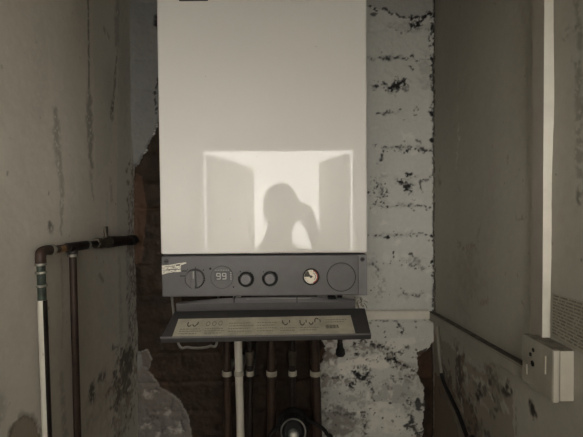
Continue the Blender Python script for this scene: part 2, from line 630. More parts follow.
# ragged mortar lines in the white brickwork
for (pts, w, a, rag) in [
    ([(378, 57), (395, 58), (414, 57)], 0.0055, 0.9, 0.75), ([(379, 58), (389, 58)], 0.006, 0.9, 0.5),
    ([(410, 66), (412, 69)], 0.005, 0.9, 0.4), ([(417, 60), (433, 56)], 0.006, 0.8, 0.7),
    ([(373, 88), (382, 87), (391, 86)], 0.009, 0.95, 0.6), ([(383, 87), (398, 86)], 0.013, 1.0, 0.45), ([(393, 86), (405, 84)], 0.014, 1.0, 0.35), ([(404, 84), (406, 79)], 0.007, 1.0, 0.42),
    ([(378, 114), (388, 113)], 0.006, 0.85, 0.6), ([(414, 111), (418, 106)], 0.005, 0.7, 0.6),
    ([(370, 146), (392, 147), (413, 149), (432, 150)], 0.006, 0.85, 0.72), ([(402, 150), (408, 149)], 0.008, 1, 0.4), ([(419, 151), (433, 150)], 0.006, 0.9, 0.5),
    ([(385, 148), (381, 158), (379, 163)], 0.006, 0.95, 0.5), ([(415, 140), (421, 143)], 0.010, 0.7, 0.7),
    ([(402, 178), (407, 176), (412, 175)], 0.008, 1, 0.35), ([(402, 178), (404, 184), (410, 186), (406, 190)], 0.009, 1, 0.35), ([(406, 190), (406, 193)], 0.004, 0.9, 0.4),
    ([(422, 181), (434, 176)], 0.005, 0.7, 0.5), ([(421, 182), (421, 189)], 0.005, 0.8, 0.5),
    ([(368, 207), (385, 207), (400, 205), (415, 206), (432, 207)], 0.0055, 0.9, 0.78), ([(374, 180), (382, 190), (379, 198)], 0.012, 0.8, 0.86), ([(382, 186), (390, 193)], 0.006, 0.8, 0.7),
    ([(411, 195), (413, 198)], 0.006, 0.9, 0.4), ([(367, 188), (368, 195)], 0.006, 0.9, 0.4),
    ([(366, 236), (378, 235), (386, 238), (396, 234), (420, 233), (432, 235)], 0.004, 0.85, 0.68), ([(382, 237), (390, 238)], 0.004, 1, 0.4),
    ([(394, 252), (394, 257)], 0.003, 1, 0.3), ([(409, 254), (413, 257)], 0.005, 0.8, 0.5), ([(369, 262), (376, 267)], 0.010, 0.7, 0.8),
    ([(405, 263), (420, 264)], 0.012, 0.45, 0.7), ([(396, 293), (404, 291), (412, 295), (425, 296)], 0.006, 0.7, 0.72), ([(404, 292), (409, 292)], 0.004, 1, 0.4),
    ([(377, 270), (382, 290), (378, 300)], 0.014, 0.30, 0.7),
]:
    bw.stroke('grime', pts, w, a, rag=rag, h=-0.0012)
for (x, y, rx, ry, a) in ((390, 58, .05, .006, .3), (392, 87, .05, .010, .3), (388, 114, .03, .006, .25), (400, 148, .07, .006, .25), (408, 182, .025, .018, .25), (380, 190, .02, .03, .22),
                         (400, 206, .07, .007, .25), (400, 235, .07, .006, .2), (410, 262, .035, .012, .25), (408, 294, .035, .009, .25), (374, 266, .012, .016, .25), (424, 70, .02, .04, .2), (405, 27, .05, .012, .2)):
    bw.spot('plaster', (x, y), (rx * 1.3, ry * 1.3), a * 1.6, rag=.9, soft=.8)
for _ in range(70):
    p = (random.uniform(369, 432), random.choice((57, 86, 114, 148, 178, 206, 235, 264, 294)) + random.gauss(0, 3.5))
    bw.spot('grime', p, random.uniform(0.0012, 0.0036), random.uniform(.5, .9), rag=.8)
for _ in range(26):
    bw.spot('grime', (random.uniform(373, 388), random.uniform(183, 204)), random.uniform(0.0015, 0.0035), 0.85, rag=.8)
for _ in range(24):
    bw.spot('flake', (random.uniform(372, 430), random.uniform(110, 300)), (random.uniform(0.008, .02), random.uniform(0.005, .012)), random.uniform(.2, .5), rag=.9)
# black crack down the right hand corner
bw.stroke('grime', [(434, -20), (434, 100), (434, 200), (434, 312)], 0.006, 1.0, rag=0.25, jit=0.3)
bw.stroke('grime', [(432.5, 20), (432.5, 120)], 0.007, 0.9, rag=0.6)
for y, r in ((27, .008), (58, .006), (114, .009), (140, .008), (236, .006), (241, .004), (262, .006), (276, .004)):
    bw.spot('grime', (432, y), (r * .8, r), 1.0)
# below the trunking
for (pts, w, a, rag) in [
    ([(352, 346), (360, 342), (370, 342), (376, 347), (384, 348)], 0.007, 0.9, 0.55), ([(384, 348), (392, 352), (396, 361), (402, 364), (412, 370), (417, 373)], 0.004, 0.8, 0.5),
    ([(386, 357), (394, 360)], 0.010, 1, 0.5), ([(396, 352), (396, 366)], 0.006, 1, 0.4), ([(400, 351), (408, 348)], 0.010, .9, 0.5),
    ([(320, 378), (340, 378), (352, 377)], 0.007, 0.75, 0.6), ([(356, 379), (368, 377)], 0.022, 1.0, 0.12), ([(369, 383), (372, 392)], 0.006, .9, 0.5), ([(349, 384), (352, 390)], 0.005, 1, 0.4),
    ([(368, 360), (378, 361)], 0.005, .8, 0.5), ([(395, 378), (410, 376)], 0.006, .8, 0.6), ([(393, 377), (396, 380)], 0.006, .9, .4),
    ([(412, 402), (420, 409), (424, 404)], 0.015, .9, 0.45), ([(408, 416), (411, 424), (407, 428), (420, 433)], 0.011, .9, 0.4),
    ([(363, 412), (364, 424), (366, 440)], 0.007, .9, 0.5), ([(386, 404), (392, 403)], 0.005, .9, 0.5), ([(370, 410), (374, 409)], 0.004, .9, .4),
    ([(322, 412), (345, 415), (356, 412)], 0.006, .6, 0.6), ([(372, 320), (400, 322), (425, 321)], 0.004, .6, 0.7),
    ([(355, 350), (356, 354)], 0.010, 1, .3), ([(400, 325), (402, 331)], 0.010, 1, .35),
]:
    bw.stroke('grime', pts, w, a, rag=rag, h=-0.0015)
bw.spot('plaster', (392, 392), (0.075, 0.035), 0.40)
bw.spot('plaster', (338, 420), (0.050, 0.045), 0.65)
bw.spot('plaster', (332, 395), (0.035, 0.035), 0.35)
bw.spot('stain', (330, 360), (0.022, 0.045), 0.45)
bw.spot('stain', (340, 425), (0.05, 0.04), 0.35)
bw.spot('flake', (372, 362), (0.06, 0.024), 0.9)
bw.spot('flake', (395, 425), (0.045, 0.035), 0.7)
bw.spot('flake', (350, 368), (0.05, 0.02), 0.8, rag=.8)
bw.spot('flake', (402, 345), (0.04, 0.022), 0.6, rag=.8)
bw.spot('flake', (378, 412), (0.04, 0.05), 0.7, rag=.8)
bw.spot('stain', (328, 356), (0.028, 0.04), 0.75, rag=.8)
bw.spot('stain', (324, 382), (0.012, 0.03), 0.6, rag=.8)
bw.spot('plaster', (350, 398), (0.04, 0.02), 0.5, rag=.9)
bw.spot('stain', (352, 425), (0.04, 0.03), 0.4, rag=.9)
bw.stroke('stain', [(358, 347), (372, 347), (386, 352), (396, 362), (416, 374)], 0.016, 0.55, rag=0.3)
bw.stroke('stain', [(320, 380), (345, 381), (356, 380)], 0.014, 0.6, rag=0.4)
bw.stroke('grime', [(320, 412), (334, 408), (350, 412)], 0.010, 0.45, rag=0.5)
bw.spot('grime', (418, 404), (0.014, 0.016), 0.9, rag=.7)
bw.spot('grime', (411, 423), (0.008, 0.016), 0.9, rag=.7)
bw.poly('brick', [(417, 352), (427, 348), (428, 378), (418, 376)], 0.9, 0.004)
bw.poly('stain', [(418, 353), (432, 350), (432, 380), (418, 377)], 0.5, 0.004)
for _ in range(170):
    bw.spot('grime', (random.uniform(322, 420), random.uniform(322, 440)), random.uniform(0.001, 0.0036), random.uniform(.4, .95), rag=.9)
for _ in range(40):
    bw.spot('stain', (random.uniform(320, 420), random.uniform(335, 440)), (random.uniform(0.004, 0.016), random.uniform(.004, .012)), random.uniform(.2, .5), rag=1)
wall_back = bw.build('wall_back', lambda u, v, h: np.stack([u, -h, v], -1), M['back_wall'])


# ---- left wall (u = y, v = z)
def cl(px, py):
    p = on_x(px, py, XL)
    return (p.y, p.z)


ys = axis_steps((-1.16, -0.62, 0.02), (-0.62, 0.012, 0.002))
zs2 = axis_steps((0, 1.05, 0.02), (1.05, 2.20, 0.0025), (2.20, CEIL, 0.02))
lw = Wall(ys, zs2, 300, cl, 2.2)
lw.h = (fbm(lw.U, lw.V, 5, 340, 2) - .5) * 0.008 + (fbm(lw.U, lw.V, 60, 350) - .5) * 0.0008
for (key, pts, w, a, rag) in [
    ('grime', [(57, 108), (58, 130), (60, 163)], [0.006, 0.010, 0.009], 0.45, 0.15), ('grime', [(60, 163), (62, 190), (61, 235)], [0.008, 0.006, 0.003], 0.40, 0.2),
    ('grime', [(88, -20), (88, 60), (88, 98)], 0.0035, 0.7, 0.1), ('grime', [(88, 92), (89, 125), (90, 165)], [0.006, 0.012, 0.008], 0.55, 0.15), ('grime', [(90, 165), (93, 200)], [0.009, 0.003], 0.30, 0.3),
    ('grime', [(117, 50), (114, 90), (111, 116)], [0.003, 0.006, 0.008], 0.6, 0.2), ('grime', [(112, 104), (111, 116)], 0.009, 0.8, 0.3),
    ('grime', [(104, 30), (108, 36)], 0.006, 0.4, 0.5), ('grime', [(117, 0), (117, 45)], 0.012, 0.45, 0.1),
    ('flake', [(107, 195), (108, 215), (107, 232)], 0.006, 0.8, 0.5), ('flake', [(113, 150), (124, 185), (128, 225)], 0.008, 0.4, 0.5), ('flake', [(121, 300), (119, 350)], 0.009, 0.5, 0.6),
    ('grime', [(49, 222), (50, 229)], [0.003, 0.008], 0.8, 0.3), ('grime', [(61, 260), (63, 310), (62, 350)], 0.004, 0.25, 0.3), ('grime', [(61, 375), (66, 440)], 0.007, 0.30, 0.4),
    ('grime', [(92, 388), (93, 396)], 0.012, 0.9, 0.2), ('grime', [(100, 378), (104, 377)], 0.007, 0.8, 0.3), ('grime', [(110, 180), (112, 200)], 0.006, 0.3, 0.6),
    ('grime', [(45, 75), (42, 105)], 0.009, 0.14, 0.2), ('grime', [(42, 30), (41, 110)], 0.016, 0.12, 0.1), ('grime', [(72, 170), (74, 240)], 0.008, 0.10, 0.3),
    ('grime', [(119, 260), (121, 340)], 0.010, 0.25, 0.5), ('grime', [(128, 260), (130, 345)], 0.010, 0.35, 0.6), ('flake', [(124, 415), (126, 440)], 0.012, 0.6, 0.6),
    ('grime', [(100, 275), (103, 282)], 0.006, 0.5, 0.3), ('grime', [(3, 400), (0, 420)], 0.01, 0.3, 0.4),
]:
    lw.stroke(key, pts, w, a * .9, rag=rag * .35, jit=0.3)
for (x, y, rx, ry, a) in ((70, 60, .12, .25, .10), (108, 300, .10, .2, .16), (60, 330, .03, .15, .14), (88, 320, .05, .12, .10), (125, 60, .08, .25, .22), (20, 330, .03, .06, .10), (110, 90, .05, .10, .15)):
    lw.spot('grime', (x, y), (rx, ry), a, rag=.3, soft=.9)
lw.spot('stain', (104, 400), (0.10, 0.08), 0.35, rag=.6, soft=.9)
lw.poly('plaster', [(118, -40), (145, -40), (145, 480), (122, 480), (117, 180)], 0.55, 0.01)
lw.poly('plaster', [(93, -40), (118, -40), (116, 60), (110, 160), (95, 180), (93, 100)], 0.30, 0.01)
lw.poly('stain', [(8, 470), (10, 432), (14, 424), (20, 418), (24, 416), (32, 419), (37, 427), (41, 440), (44, 470)], 0.75, 0.006)
lw.stroke('grime', [(8, 445), (11, 430), (18, 419), (25, 415), (33, 419), (39, 430), (42, 445)], 0.005, 0.45, rag=0.3, jit=0.6)
lw.spot('stain', (126, 378), (0.10, 0.075), 0.7, rag=.8)
lw.spot('stain', (121, 425), (0.06, 0.06), 0.5, rag=.9)
lw.spot('grime', (128, 363), (0.06, 0.035), 0.75, rag=.9)
lw.spot('grime', (124, 383), (0.05, 0.030), 0.55, rag=1)
for _ in range(60):
    lw.spot('grime', (random.uniform(112, 134), random.uniform(345, 437)), random.uniform(0.004, 0.012), random.uniform(.3, .7), rag=.9)
for _ in range(40):
    lw.spot('grime', (random.uniform(0, 130), random.uniform(0, 437)), random.uniform(0.0015, 0.004), random.uniform(.15, .5), rag=.8)
lw.stroke('brick', [(132, 165), (133, 260), (134, 350)], [0.012, 0.022, 0.012], 0.7, rag=0.3)
wall_left = lw.build('wall_left', lambda u, v, h: np.stack([XL + h, u, v], -1), M['left_wall'])


# ---- right wall (u = y, v = z)
def cr(px, py):
    p = on_x(px, py, XR)
    return (p.y, p.z)


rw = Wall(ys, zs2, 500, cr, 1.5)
rw.h = (fbm(rw.U, rw.V, 5, 540, 2) - .5) * 0.006 + (fbm(rw.U, rw.V, 60, 550) - .5) * 0.0008
for (key, pts, w, a, rag) in [
    ('flake', [(459, 75), (458, 105), (457, 165)], 0.006, 0.30, 0.5), ('flake', [(458, 130), (459, 140)], 0.006, 0.8, 0.4), ('flake', [(457, 150), (456, 168)], 0.008, 0.45, 0.5),
    ('grime', [(434, 0), (435, 312)], 0.008, 0.85, 0.35), ('grime', [(434, 190), (440, 175), (441, 168)], 0.006, 0.45, 0.5), ('grime', [(437, 178), (441, 183)], 0.01, 0.4, 0.5),
    ('grime', [(578, -10), (577, 100), (580, 200)], 0.008, 0.35, 0.3), ('grime', [(565, 35), (575, 28)], 0.008, 0.4, 0.4), ('flake', [(575, 56), (579, 53)], 0.007, 0.8, 0.3), ('grime', [(572, 58), (576, 62)], 0.006, 0.5, 0.3),
    ('grime', [(578, 195), (579, 200)], 0.008, 0.6, 0.3), ('grime', [(507, 157), (507, 163)], 0.004, 0.35, 0.3), ('grime', [(459, 185), (460, 190)], 0.006, 0.4, 0.4),
    ('stain', [(458, 240), (462, 250), (475, 246)], 0.010, 0.5, 0.5), ('stain', [(468, 260), (470, 300)], 0.020, 0.25, 0.6), ('stain', [(480, 230), (478, 240)], 0.008, 0.3, 0.4),
    ('grime', [(519, 218), (527, 217)], 0.005, 0.35, 0.4), ('stain', [(482, 302), (488, 300)], 0.008, 0.4, .4),
    ('grime', [(458, 352), (459, 372), (461, 392)], [0.012, 0.020, 0.018], 0.80, 0.2), ('stain', [(456, 350), (463, 395)], 0.030, 0.5, 0.4),
    ('stain', [(462, 396), (474, 402), (478, 440)], 0.030, 0.8, 0.4), ('grime', [(460, 398), (470, 405), (476, 418), (480, 440)], 0.014, 0.55, 0.5),
    ('grime', [(480, 393), (478, 399)], 0.012, 0.95, 0.3), ('grime', [(506, 394), (511, 391)], 0.012, 0.9, 0.3), ('grime', [(532, 405), (534, 412)], 0.010, 1.0, 0.1),
    ('grime', [(444, 372), (450, 380)], 0.014, 0.7, 0.5), ('stain', [(482, 370), (498, 380), (508, 390)], 0.022, 0.45, 0.6), ('grime', [(484, 372), (494, 378)], 0.010, 0.45, 0.7),
    ('stain', [(497, 400), (494, 440)], 0.020, 0.3, 0.4), ('grime', [(517, 405), (516, 440)], 0.003, 0.4, 0.4), ('stain', [(450, 350), (452, 372)], 0.020, 0.5, .5),
]:
    rw.stroke(key, pts, w, a, rag=rag, jit=0.6)
for (x, y, rx, ry, a) in ((466, 275, .10, .06, .28), (470, 255, .04, .03, .35), (462, 310, .06, .03, .22), (490, 200, .05, .15, .10), (450, 60, .15, .2, .10), (520, 60, .04, .25, .12), (570, 120, .03, .2, .10)):
    rw.spot('stain', (x, y), (rx, ry), a, rag=.5, soft=.9)
for (x, y, rx, ry, a) in ((462, 372, .02, .05, .9), (466, 405, .05, .03, .8), (474, 425, .03, .05, .8), (449, 392, .05, .05, .8), (440, 420, .08, .05, .9), (492, 378, .03, .02, .45)):
    rw.spot('brick', (x, y), (rx, ry), a, rag=.8)
rw.spot('grime', (533, 409), (.0085, .011), 1.0, rag=.2)
for (x, y, rx, ry, a) in ((450, 405, .12, .09, .7), (480, 425, .08, .06, .6), (470, 385, .10, .05, .4)):
    rw.spot('stain', (x, y), (rx, ry), a, rag=.6, soft=.8)
rw.spot('grime', (507, 393), (.012, .010), .9, rag=.5)
rw.poly('stain', [(434, 330), (448, 345), (466, 362), (500, 384), (514, 395), (514, 470), (434, 470)], 0.45, 0.012)
rw.poly('stain', [(434, 395), (455, 400), (480, 420), (492, 470), (434, 470)], 0.75, 0.02)
rw.poly('brick', [(434, 372), (441, 378), (447, 400), (458, 425), (466, 470), (434, 470)], 0.85, 0.012)
for _ in range(70):
    x = random.uniform(438, 500)
    rw.spot('grime', (x, 345 + (x - 438) * .55 + random.uniform(0, 70)), random.uniform(0.003, 0.011), random.uniform(.25, .7), rag=1)
for _ in range(24):
    x = random.uniform(438, 510)
    rw.spot('flake', (x, 335 + (x - 438) * .6 + random.uniform(5, 60)), (random.uniform(0.006, 0.016), random.uniform(.004, .014)), random.uniform(.2, .5), rag=1)
for _ in range(40):
    rw.spot('grime', (random.uniform(440, 583), random.uniform(0, 437)), random.uniform(0.0015, 0.0035), random.uniform(.15, .45), rag=.8)
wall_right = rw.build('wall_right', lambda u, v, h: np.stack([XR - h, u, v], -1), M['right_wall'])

# ------------------------------------------------------------------ cupboard front, hall behind the viewer
HX0, HX1, HY = -1.25, 1.25, -2.6
OX0, OX1, OZ = -0.372, 0.262, 1.890
bm = B()
box(bm, XL - .30, HX1, -1.25, 0.2, -0.1, 0.0)
box(bm, HX0, HX1, HY, -1.25, -0.1, 0.0)
struct(obj('floor', bm, M['floor']))
bm = B()
box(bm, HX0, HX1, HY, 0.2, CEIL, CEIL + 0.1)
struct(obj('ceiling', bm, M['ceiling']))
bm = B()
box(bm, HX0, OX0, -1.25, -1.16, 0, CEIL)
box(bm, OX1, HX1, -1.25, -1.16, 0, CEIL)
box(bm, OX0, OX1, -1.25, -1.16, OZ, CEIL)
struct(obj('wall_front', bm, M['hall_wall']))
bm = B()
t = 0.05
box(bm, OX0 - t, OX0, -1.165, -1.145, 0, OZ + t, .004)
box(bm, OX1, OX1 + t, -1.165, -1.145, 0, OZ + t, .004)
box(bm, OX0, OX1, -1.165, -1.145, OZ, OZ + t, .004)
struct(obj('trim_1', bm, M['trim']))
bm = B()
box(bm, HX0 - .1, HX0, HY, -1.25, 0, CEIL)
struct(obj('wall_hall_left', bm, M['hall_wall']))
bm = B()
box(bm, HX1, HX1 + .1, HY, -1.25, 0, CEIL)
struct(obj('wall_hall_right', bm, M['hall_wall']))
WX0, WX1, WZ0, WZ1 = -1.1, 1.1, 0.95, 2.28
bm = B()
box(bm, HX0, WX0, HY - .1, HY, 0, CEIL)
box(bm, WX1, HX1, HY - .1, HY, 0, CEIL)
box(bm, WX0, WX1, HY - .1, HY, 0, WZ0)
box(bm, WX0, WX1, HY - .1, HY, WZ1, CEIL)
struct(obj('wall_hall_end', bm, M['hall_wall']))
bm = B()
for x0, x1 in ((WX0, WX0 + .05), (WX1 - .05, WX1)):
    box(bm, x0, x1, HY - .07, HY - .02, WZ0, WZ1, .004)
for z0, z1 in ((WZ0, WZ0 + .05), (WZ1 - .05, WZ1)):
    box(bm, WX0 + .05, WX1 - .05, HY - .07, HY - .02, z0, z1, .004)
win = struct(obj('window_1', bm, M['trim']))
bm = B()
box(bm, WX0 + .04, WX1 - .04, HY - .055, HY - .045, WZ0 + .04, WZ1 - .04)  # unseen glowing panel, added to send even light into the cupboard
obj('window_pane', bm, M['pane'], win)


def door_leaf(name, hinge, tip):
    h, tp = Vector((*hinge, 0)), Vector((*tip, 0))
    d = (tp - h).normalized()
    n = Vector((-d.y, d.x, 0)) * 0.018
    L = (tp - h).length
    bm = B()
    z = Vector((0, 0, 1))
    slab(bm, [h - n + z * .01, tp - n + z * .01, tp - n + z * 1.878, h - n + z * 1.878], n, .036, bev=.002)
    for z0, z1 in ((.15, .85), (1.0, 1.8)):
        for s in (-1, 1):
            a, b = h + d * (L * .2), h + d * (L * .8)
            o = n * s
            slab(bm, [a + o + z * z0, b + o + z * z0, b + o + z * z1, a + o + z * z1], n * s, .006, bev=.002)
    o = struct(obj(name, bm, M['door']))
    bm = B()
    p = h + d * (L * .92) + z * 1.0 + n
    lathe(bm, [(0, .022), (.006, .022), (.008, .009), (.035, .009), (.04, .022), (.055, .024), (.065, .015), (.067, 0)], p, n)
    obj('door_knob', bm, M['brass'], o)


door_leaf('door_1', (OX0 + .021, -1.262), (-0.235, -1.93))
door_leaf('door_2', (OX1 - .02, -1.28), (0.160, -1.62))

# ------------------------------------------------------------------ boiler
YF = -0.262
bx0, bx1 = on_y(159.5, 200, YF).x, on_y(367.8, 200, YF).x
zc = on_y(264, 253.8, YF).z                     # bottom edge of the white casing
ztop = zc + 0.56
boiler = thing('wall_boiler', 'white enamelled wall boiler with a grey control panel on the brick wall', 'boiler',
               Vector(((bx0 + bx1) / 2, -0.13, zc - .1)))
bm = B()
box(bm, bx0, bx1, YF, -0.012, zc, ztop, .005, 3)
obj('casing', bm, M['case'], boiler)
bm = B()
p0, p1 = on_y(179, 1, YF), on_y(208, 1, YF)
box(bm, p0.x, p1.x, YF - .002, YF + .001, p0.z - .0005, p0.z + .02, .0008)
obj('badge', bm, M['panel_dark'], boiler)
bm = B()
box(bm, bx0 + .012, bx1 - .012, YF + .03, -0.014, zc - .088, zc - .0005, .002)
obj('chassis', bm, M['rubber'], boiler)

YP = YF - 0.004                                  # face of the grey panel
qx0, qx1 = on_y(161.5, 276, YP).x, on_y(367.3, 276, YP).x
zp1, zp0 = on_y(264, 255.4, YP).z, on_y(264, 296.3, YP).z
bm = B()
box(bm, qx0, qx1, YP, YF + .03, zp0, zp1, .003, 3)
xe = on_y(358, 276, YP).x
box(bm, xe, xe + .0012, YP - .0006, YP + .001, zp0 + .003, zp1 - .003, mi=1)
box(bm, xe + .001, qx1 - .0005, YP - .0008, YP + .001, zp0 + .0005, zp1 - .0005, mi=2)
for px, py, r in ((185, 272, .0), (210.3, 268.7, .0022), (233.5, 287, .0015), (203.5, 270, .0013), (195.5, 268, .0013), (187.5, 269.5, .0011), (214, 272, .0011),
                  (240.3, 271.5, .0013), (263.5, 271.8, .0011), (229.5, 285, .0011)):
    if r:
        p = on_y(px, py, YP)
        lathe(bm, [(0, r), (.0004, r), (.0004, 0)], (p.x, YP, p.z), (0, -1, 0), 12, mi=3)
for px0, px1, py in ((182, 187, 271), (180, 185, 276)):
    a, b = on_y(px0, py, YP), on_y(px1, py, YP)
    box(bm, a.x, b.x, YP - .0004, YP + .001, a.z - .001, a.z + .001, mi=3)
panel = obj('control_panel', bm, [M['panel'], M['rubber'], M['panel_light'], M['rubber']], boiler)


def pc(px, py):
    p = on_y(px, py, YP)
    return (p.x, p.z)


def pm(px):                                      # pixels on the panel face to metres
    return px * (YP - EYE.y) / F


AX = (0, -1, 0)
# selector knob with grip bar
c = pc(195.2, 278.3)
R = pm(9.8)
bm = B()
lathe(bm, [(0, R), (.004, R), (.006, R * .94), (.008, R * .90), (.008, 0)], (c[0], YP, c[1]), AX, 48)
for i in range(16):
    a = PI + PI * i / 15
    x, z = c[0] + R * .97 * math.cos(a), c[1] + R * .97 * math.sin(a)
    tube(bm, [(x, YP, z), (x, YP - .0075, z)], .0009, 6, 1)
box(bm, c[0] - R * .22, c[0] + R * .22, YP - .017, YP - .006, c[1] - R * .92, c[1] + R * .92, .0018, 2, 0)
box(bm, c[0] - .0006, c[0] + .0006, YP - .0174, YP - .016, c[1] + R * .1, c[1] + R * .85, mi=2)
obj('selector_knob', bm, [M['panel'], M['rubber'], M['digit']], panel)
# two-digit display
c = pc(222, 277.2)
R = pm(11.6)
bm = B()
lathe(bm, [(0, R), (.0012, R), (.0016, R - .0006), (.0016, 0)], (c[0], YP, c[1]), AX, 56)
ringband(bm, c, R - .0014, R - .0004, YP - .0016, mi=1)
w, h = pm(15.5), pm(9.0)
cz = c[1] + pm(1.2)
box(bm, c[0] - w / 2, c[0] + w / 2, YP - .0022, YP - .001, cz - h / 2, cz + h / 2, .0003, 1, 2)
for i in range(9):
    x = c[0] - w * .42 + i * w * .105
    box(bm, x - .0004, x + .0004, YP - .0021, YP - .001, cz + h * .60, cz + h * .72, mi=3)
for i in range(4):
    box(bm, c[0] + w * .55, c[0] + w * .62, YP - .0021, YP - .001, cz + h * (-.38 + i * .24), cz + h * (-.28 + i * .24), mi=3)
disp = obj('display', bm, [M['panel'], M['panel_dark'], M['display'], M['digit']], panel)
# seven-segment figures, both reading 9
dw, dh, dt = pm(3.5), pm(5.6), pm(0.95)
for dxp in (-3.3, 2.4):
    x, z = c[0] + pm(dxp), cz
    for seg in 'abcdfg':
        if seg in 'agd':
            zz = z + {'a': dh / 2, 'g': 0, 'd': -dh / 2}[seg]
            box(bm := (bm if isinstance(bm, bmesh.types.BMesh) and bm.is_valid else B()), x - dw / 2, x + dw / 2, YP - .0027, YP - .0022, zz - dt / 2, zz + dt / 2, mi=0)
        else:
            xx = x + (dw / 2 if seg in 'bc' else -dw / 2)
            z0, z1 = (z, z + dh / 2) if seg in 'bf' else (z - dh / 2, z)
            box(bm, xx - dt / 2, xx + dt / 2, YP - .0027, YP - .0022, z0, z1, mi=0)
dg = obj('display_digits', bm, M['digit'], panel)
dg['label'] = 'pale seven-segment figures'
# two push knobs
for px, py in ((246, 279), (270, 278.3)):
    c = pc(px, py)
    R = pm(7.4)
    bm = B()
    lathe(bm, [(0, R), (.001, R), (.001, R * .78)], (c[0], YP, c[1]), AX, 40, mi=1)
    lathe(bm, [(-.001, R * .76), (.007, R * .74), (.009, R * .66), (.0095, 0)], (c[0], YP, c[1]), AX, 40)
    ringband(bm, c, R * .96, R * 1.10, YP - .0002, math.radians(160), math.radians(420), mi=1)
    obj('dial_button', bm, [M['knob'], M['rubber']], panel)
# pressure gauge
c = pc(311, 276.6)
R = pm(8.4)
bm = B()
lathe(bm, [(0, R), (.0022, R), (.003, R * .95), (.003, R * .84), (.001, R * .84)], (c[0], YP, c[1]), AX, 48)
g = obj('pressure_gauge', bm, M['rubber'], panel)
bm = B()
lathe(bm, [(0, R * .84), (.0012, R * .84), (.0012, 0)], (c[0], YP, c[1]), AX, 48)
ringband(bm, c, R * .70, R * .84, YP - .0012, math.radians(-70), math.radians(70), mi=1)
ringband(bm, c, R * .50, R * .56, YP - .0012, math.radians(-40), math.radians(60), mi=2)
for a in range(-50, 231, 28):
    ca, sa = math.cos(math.radians(a)), math.sin(math.radians(a))
    tube(bm, [(c[0] + R * .62 * ca, YP - .0014, c[1] + R * .62 * sa), (c[0] + R * .76 * ca, YP - .0014, c[1] + R * .76 * sa)], .00035, 5, 2)
obj('gauge_face', bm, [M['gauge_face'], M['gauge_red'], M['ink']], panel)
bm = B()
a0, a1 = math.radians(118), math.radians(180)
pts = [Vector((c[0], YP - .0018, c[1]))]
for i in range(9):
    a = a0 + (a1 - a0) * i / 8
    rr = R * (.80 if i != 4 else .82)
    pts.append(Vector((c[0] + rr * math.cos(a), YP - .0018, c[1] + rr * math.sin(a))))
slab(bm, pts, (0, -1, 0), .0006)
tube(bm, [(c[0] + R * .25, YP - .0024, c[1] - R * .02), (c[0] - R * .7, YP - .0024, c[1] + R * .42)], .0006, 6)
lathe(bm, [(.0015, R * .16), (.003, R * .14), (.003, 0)], (c[0], YP, c[1]), AX, 20)
obj('gauge_needle', bm, M['ink'], panel)
# blank timer cover
c = pc(341.2, 277)
R = pm(14.4)
bm = B()
lathe(bm, [(0, R * .965), (.0010, R * .965), (.0016, R * .94), (.0016, 0)], (c[0], YP, c[1]), AX, 64)
ringband(bm, c, R * .955, R * 1.02, YP + .0001, mi=1)
obj('timer_blank', bm, [M['panel'], M['rubber']], panel)
for px, py in ((362.3, 259.2), (166.3, 261.3)):
    c = pc(px, py)
    bm = B()
    R = pm(2.3)
    lathe(bm, [(0, R), (.0012, R), (.0016, R * .8), (.0010, R * .6), (.0010, 0)], (c[0], YP - .0008, c[1]), AX, 20)
    box(bm, c[0] - R * .75, c[0] + R * .75, YP - .0024, YP - .0016, c[1] - R * .12, c[1] + R * .12, mi=1)
    obj('screw', bm, [M['panel_dark'], M['rubber']], panel)
# torn silver tape at the left end
bm = B()
rnd = random.Random(3)


def torn_strip(pts, lift, mi=0):
    P = []
    for px, py in pts:
        p = on_y(px, py, YP - lift)
        P.append(p)
    slab(bm, P, (0, -1, 0), .0005, mi)


torn_strip([(162, 265.6), (170, 264.8), (178, 263.3), (186, 262.2), (186.5, 263.4), (181, 265.2), (181, 266.6), (172, 267.6), (162, 268.4)], .0003)
torn_strip([(162, 268.6), (170, 267.9), (181, 267.0), (180.5, 268.8), (171, 269.6), (162, 270.6)], .0006)
torn_strip([(162, 271.0), (168, 270.3), (175, 269.9), (180.6, 269.3), (180.8, 271.8), (174, 272.3), (168, 273.0), (163, 274.4), (162, 274.6)], .0003)
torn_strip([(176, 264.6), (180, 264.0), (180, 265.6), (176, 266.0)], .0010, 1)
torn_strip([(164, 266.6), (175, 265.6), (175, 266.3), (164, 267.3)], .0010, 2)
torn_strip([(166, 269.4), (178, 268.2), (178, 268.9), (166, 270.1)], .0012, 2)
for i in range(12):
    px = rnd.uniform(163, 178)
    py = rnd.uniform(266.5, 272.8)
    torn_strip([(px, py), (px + 1.6, py - .2), (px + 1.6, py + .4), (px, py + .6)], .0013, 2)
tp = obj('tape_scrap', bm, [M['tape'], M['ink'], M['ink_grey']], panel)
tp['label'] = 'torn silver tape scrap'

# hinge rail under the panel
YR = YF + 0.004
ra, rb = on_y(176, 304.2, YR), on_y(355.5, 301.2, YR)
rc, rd = on_y(355.5, 311, YR), on_y(176, 313, YR)
bm = B()
secs = []
for t_, up in ((0, .0012), (.12, .005), (.25, .0085), (.5, .0095), (.75, .0090), (.9, .006), (1, .0025)):
    ft, fb = ra.lerp(rb, t_), rd.lerp(rc, t_)
    ring_ = [fb + Vector((0, .005, 0)), ft, ft + Vector((0, .0006, .0010)), ft + Vector((0, .007, up)), ft + Vector((0, .016, up - .001)), fb + Vector((0, .016, 0))]
    secs.append([bm.verts.new(p) for p in ring_])
for p_, q_ in zip(secs, secs[1:]):
    for i in range(6):
        j = (i + 1) % 6
        f = bm.faces.new((p_[i], p_[j], q_[j], q_[i]))
        f.material_index = 1 if i == 0 else 0  # top highlight and darker front of the rail put into the colours
bm.faces.new(secs[0]).material_index = 1
bm.faces.new(secs[-1]).material_index = 1
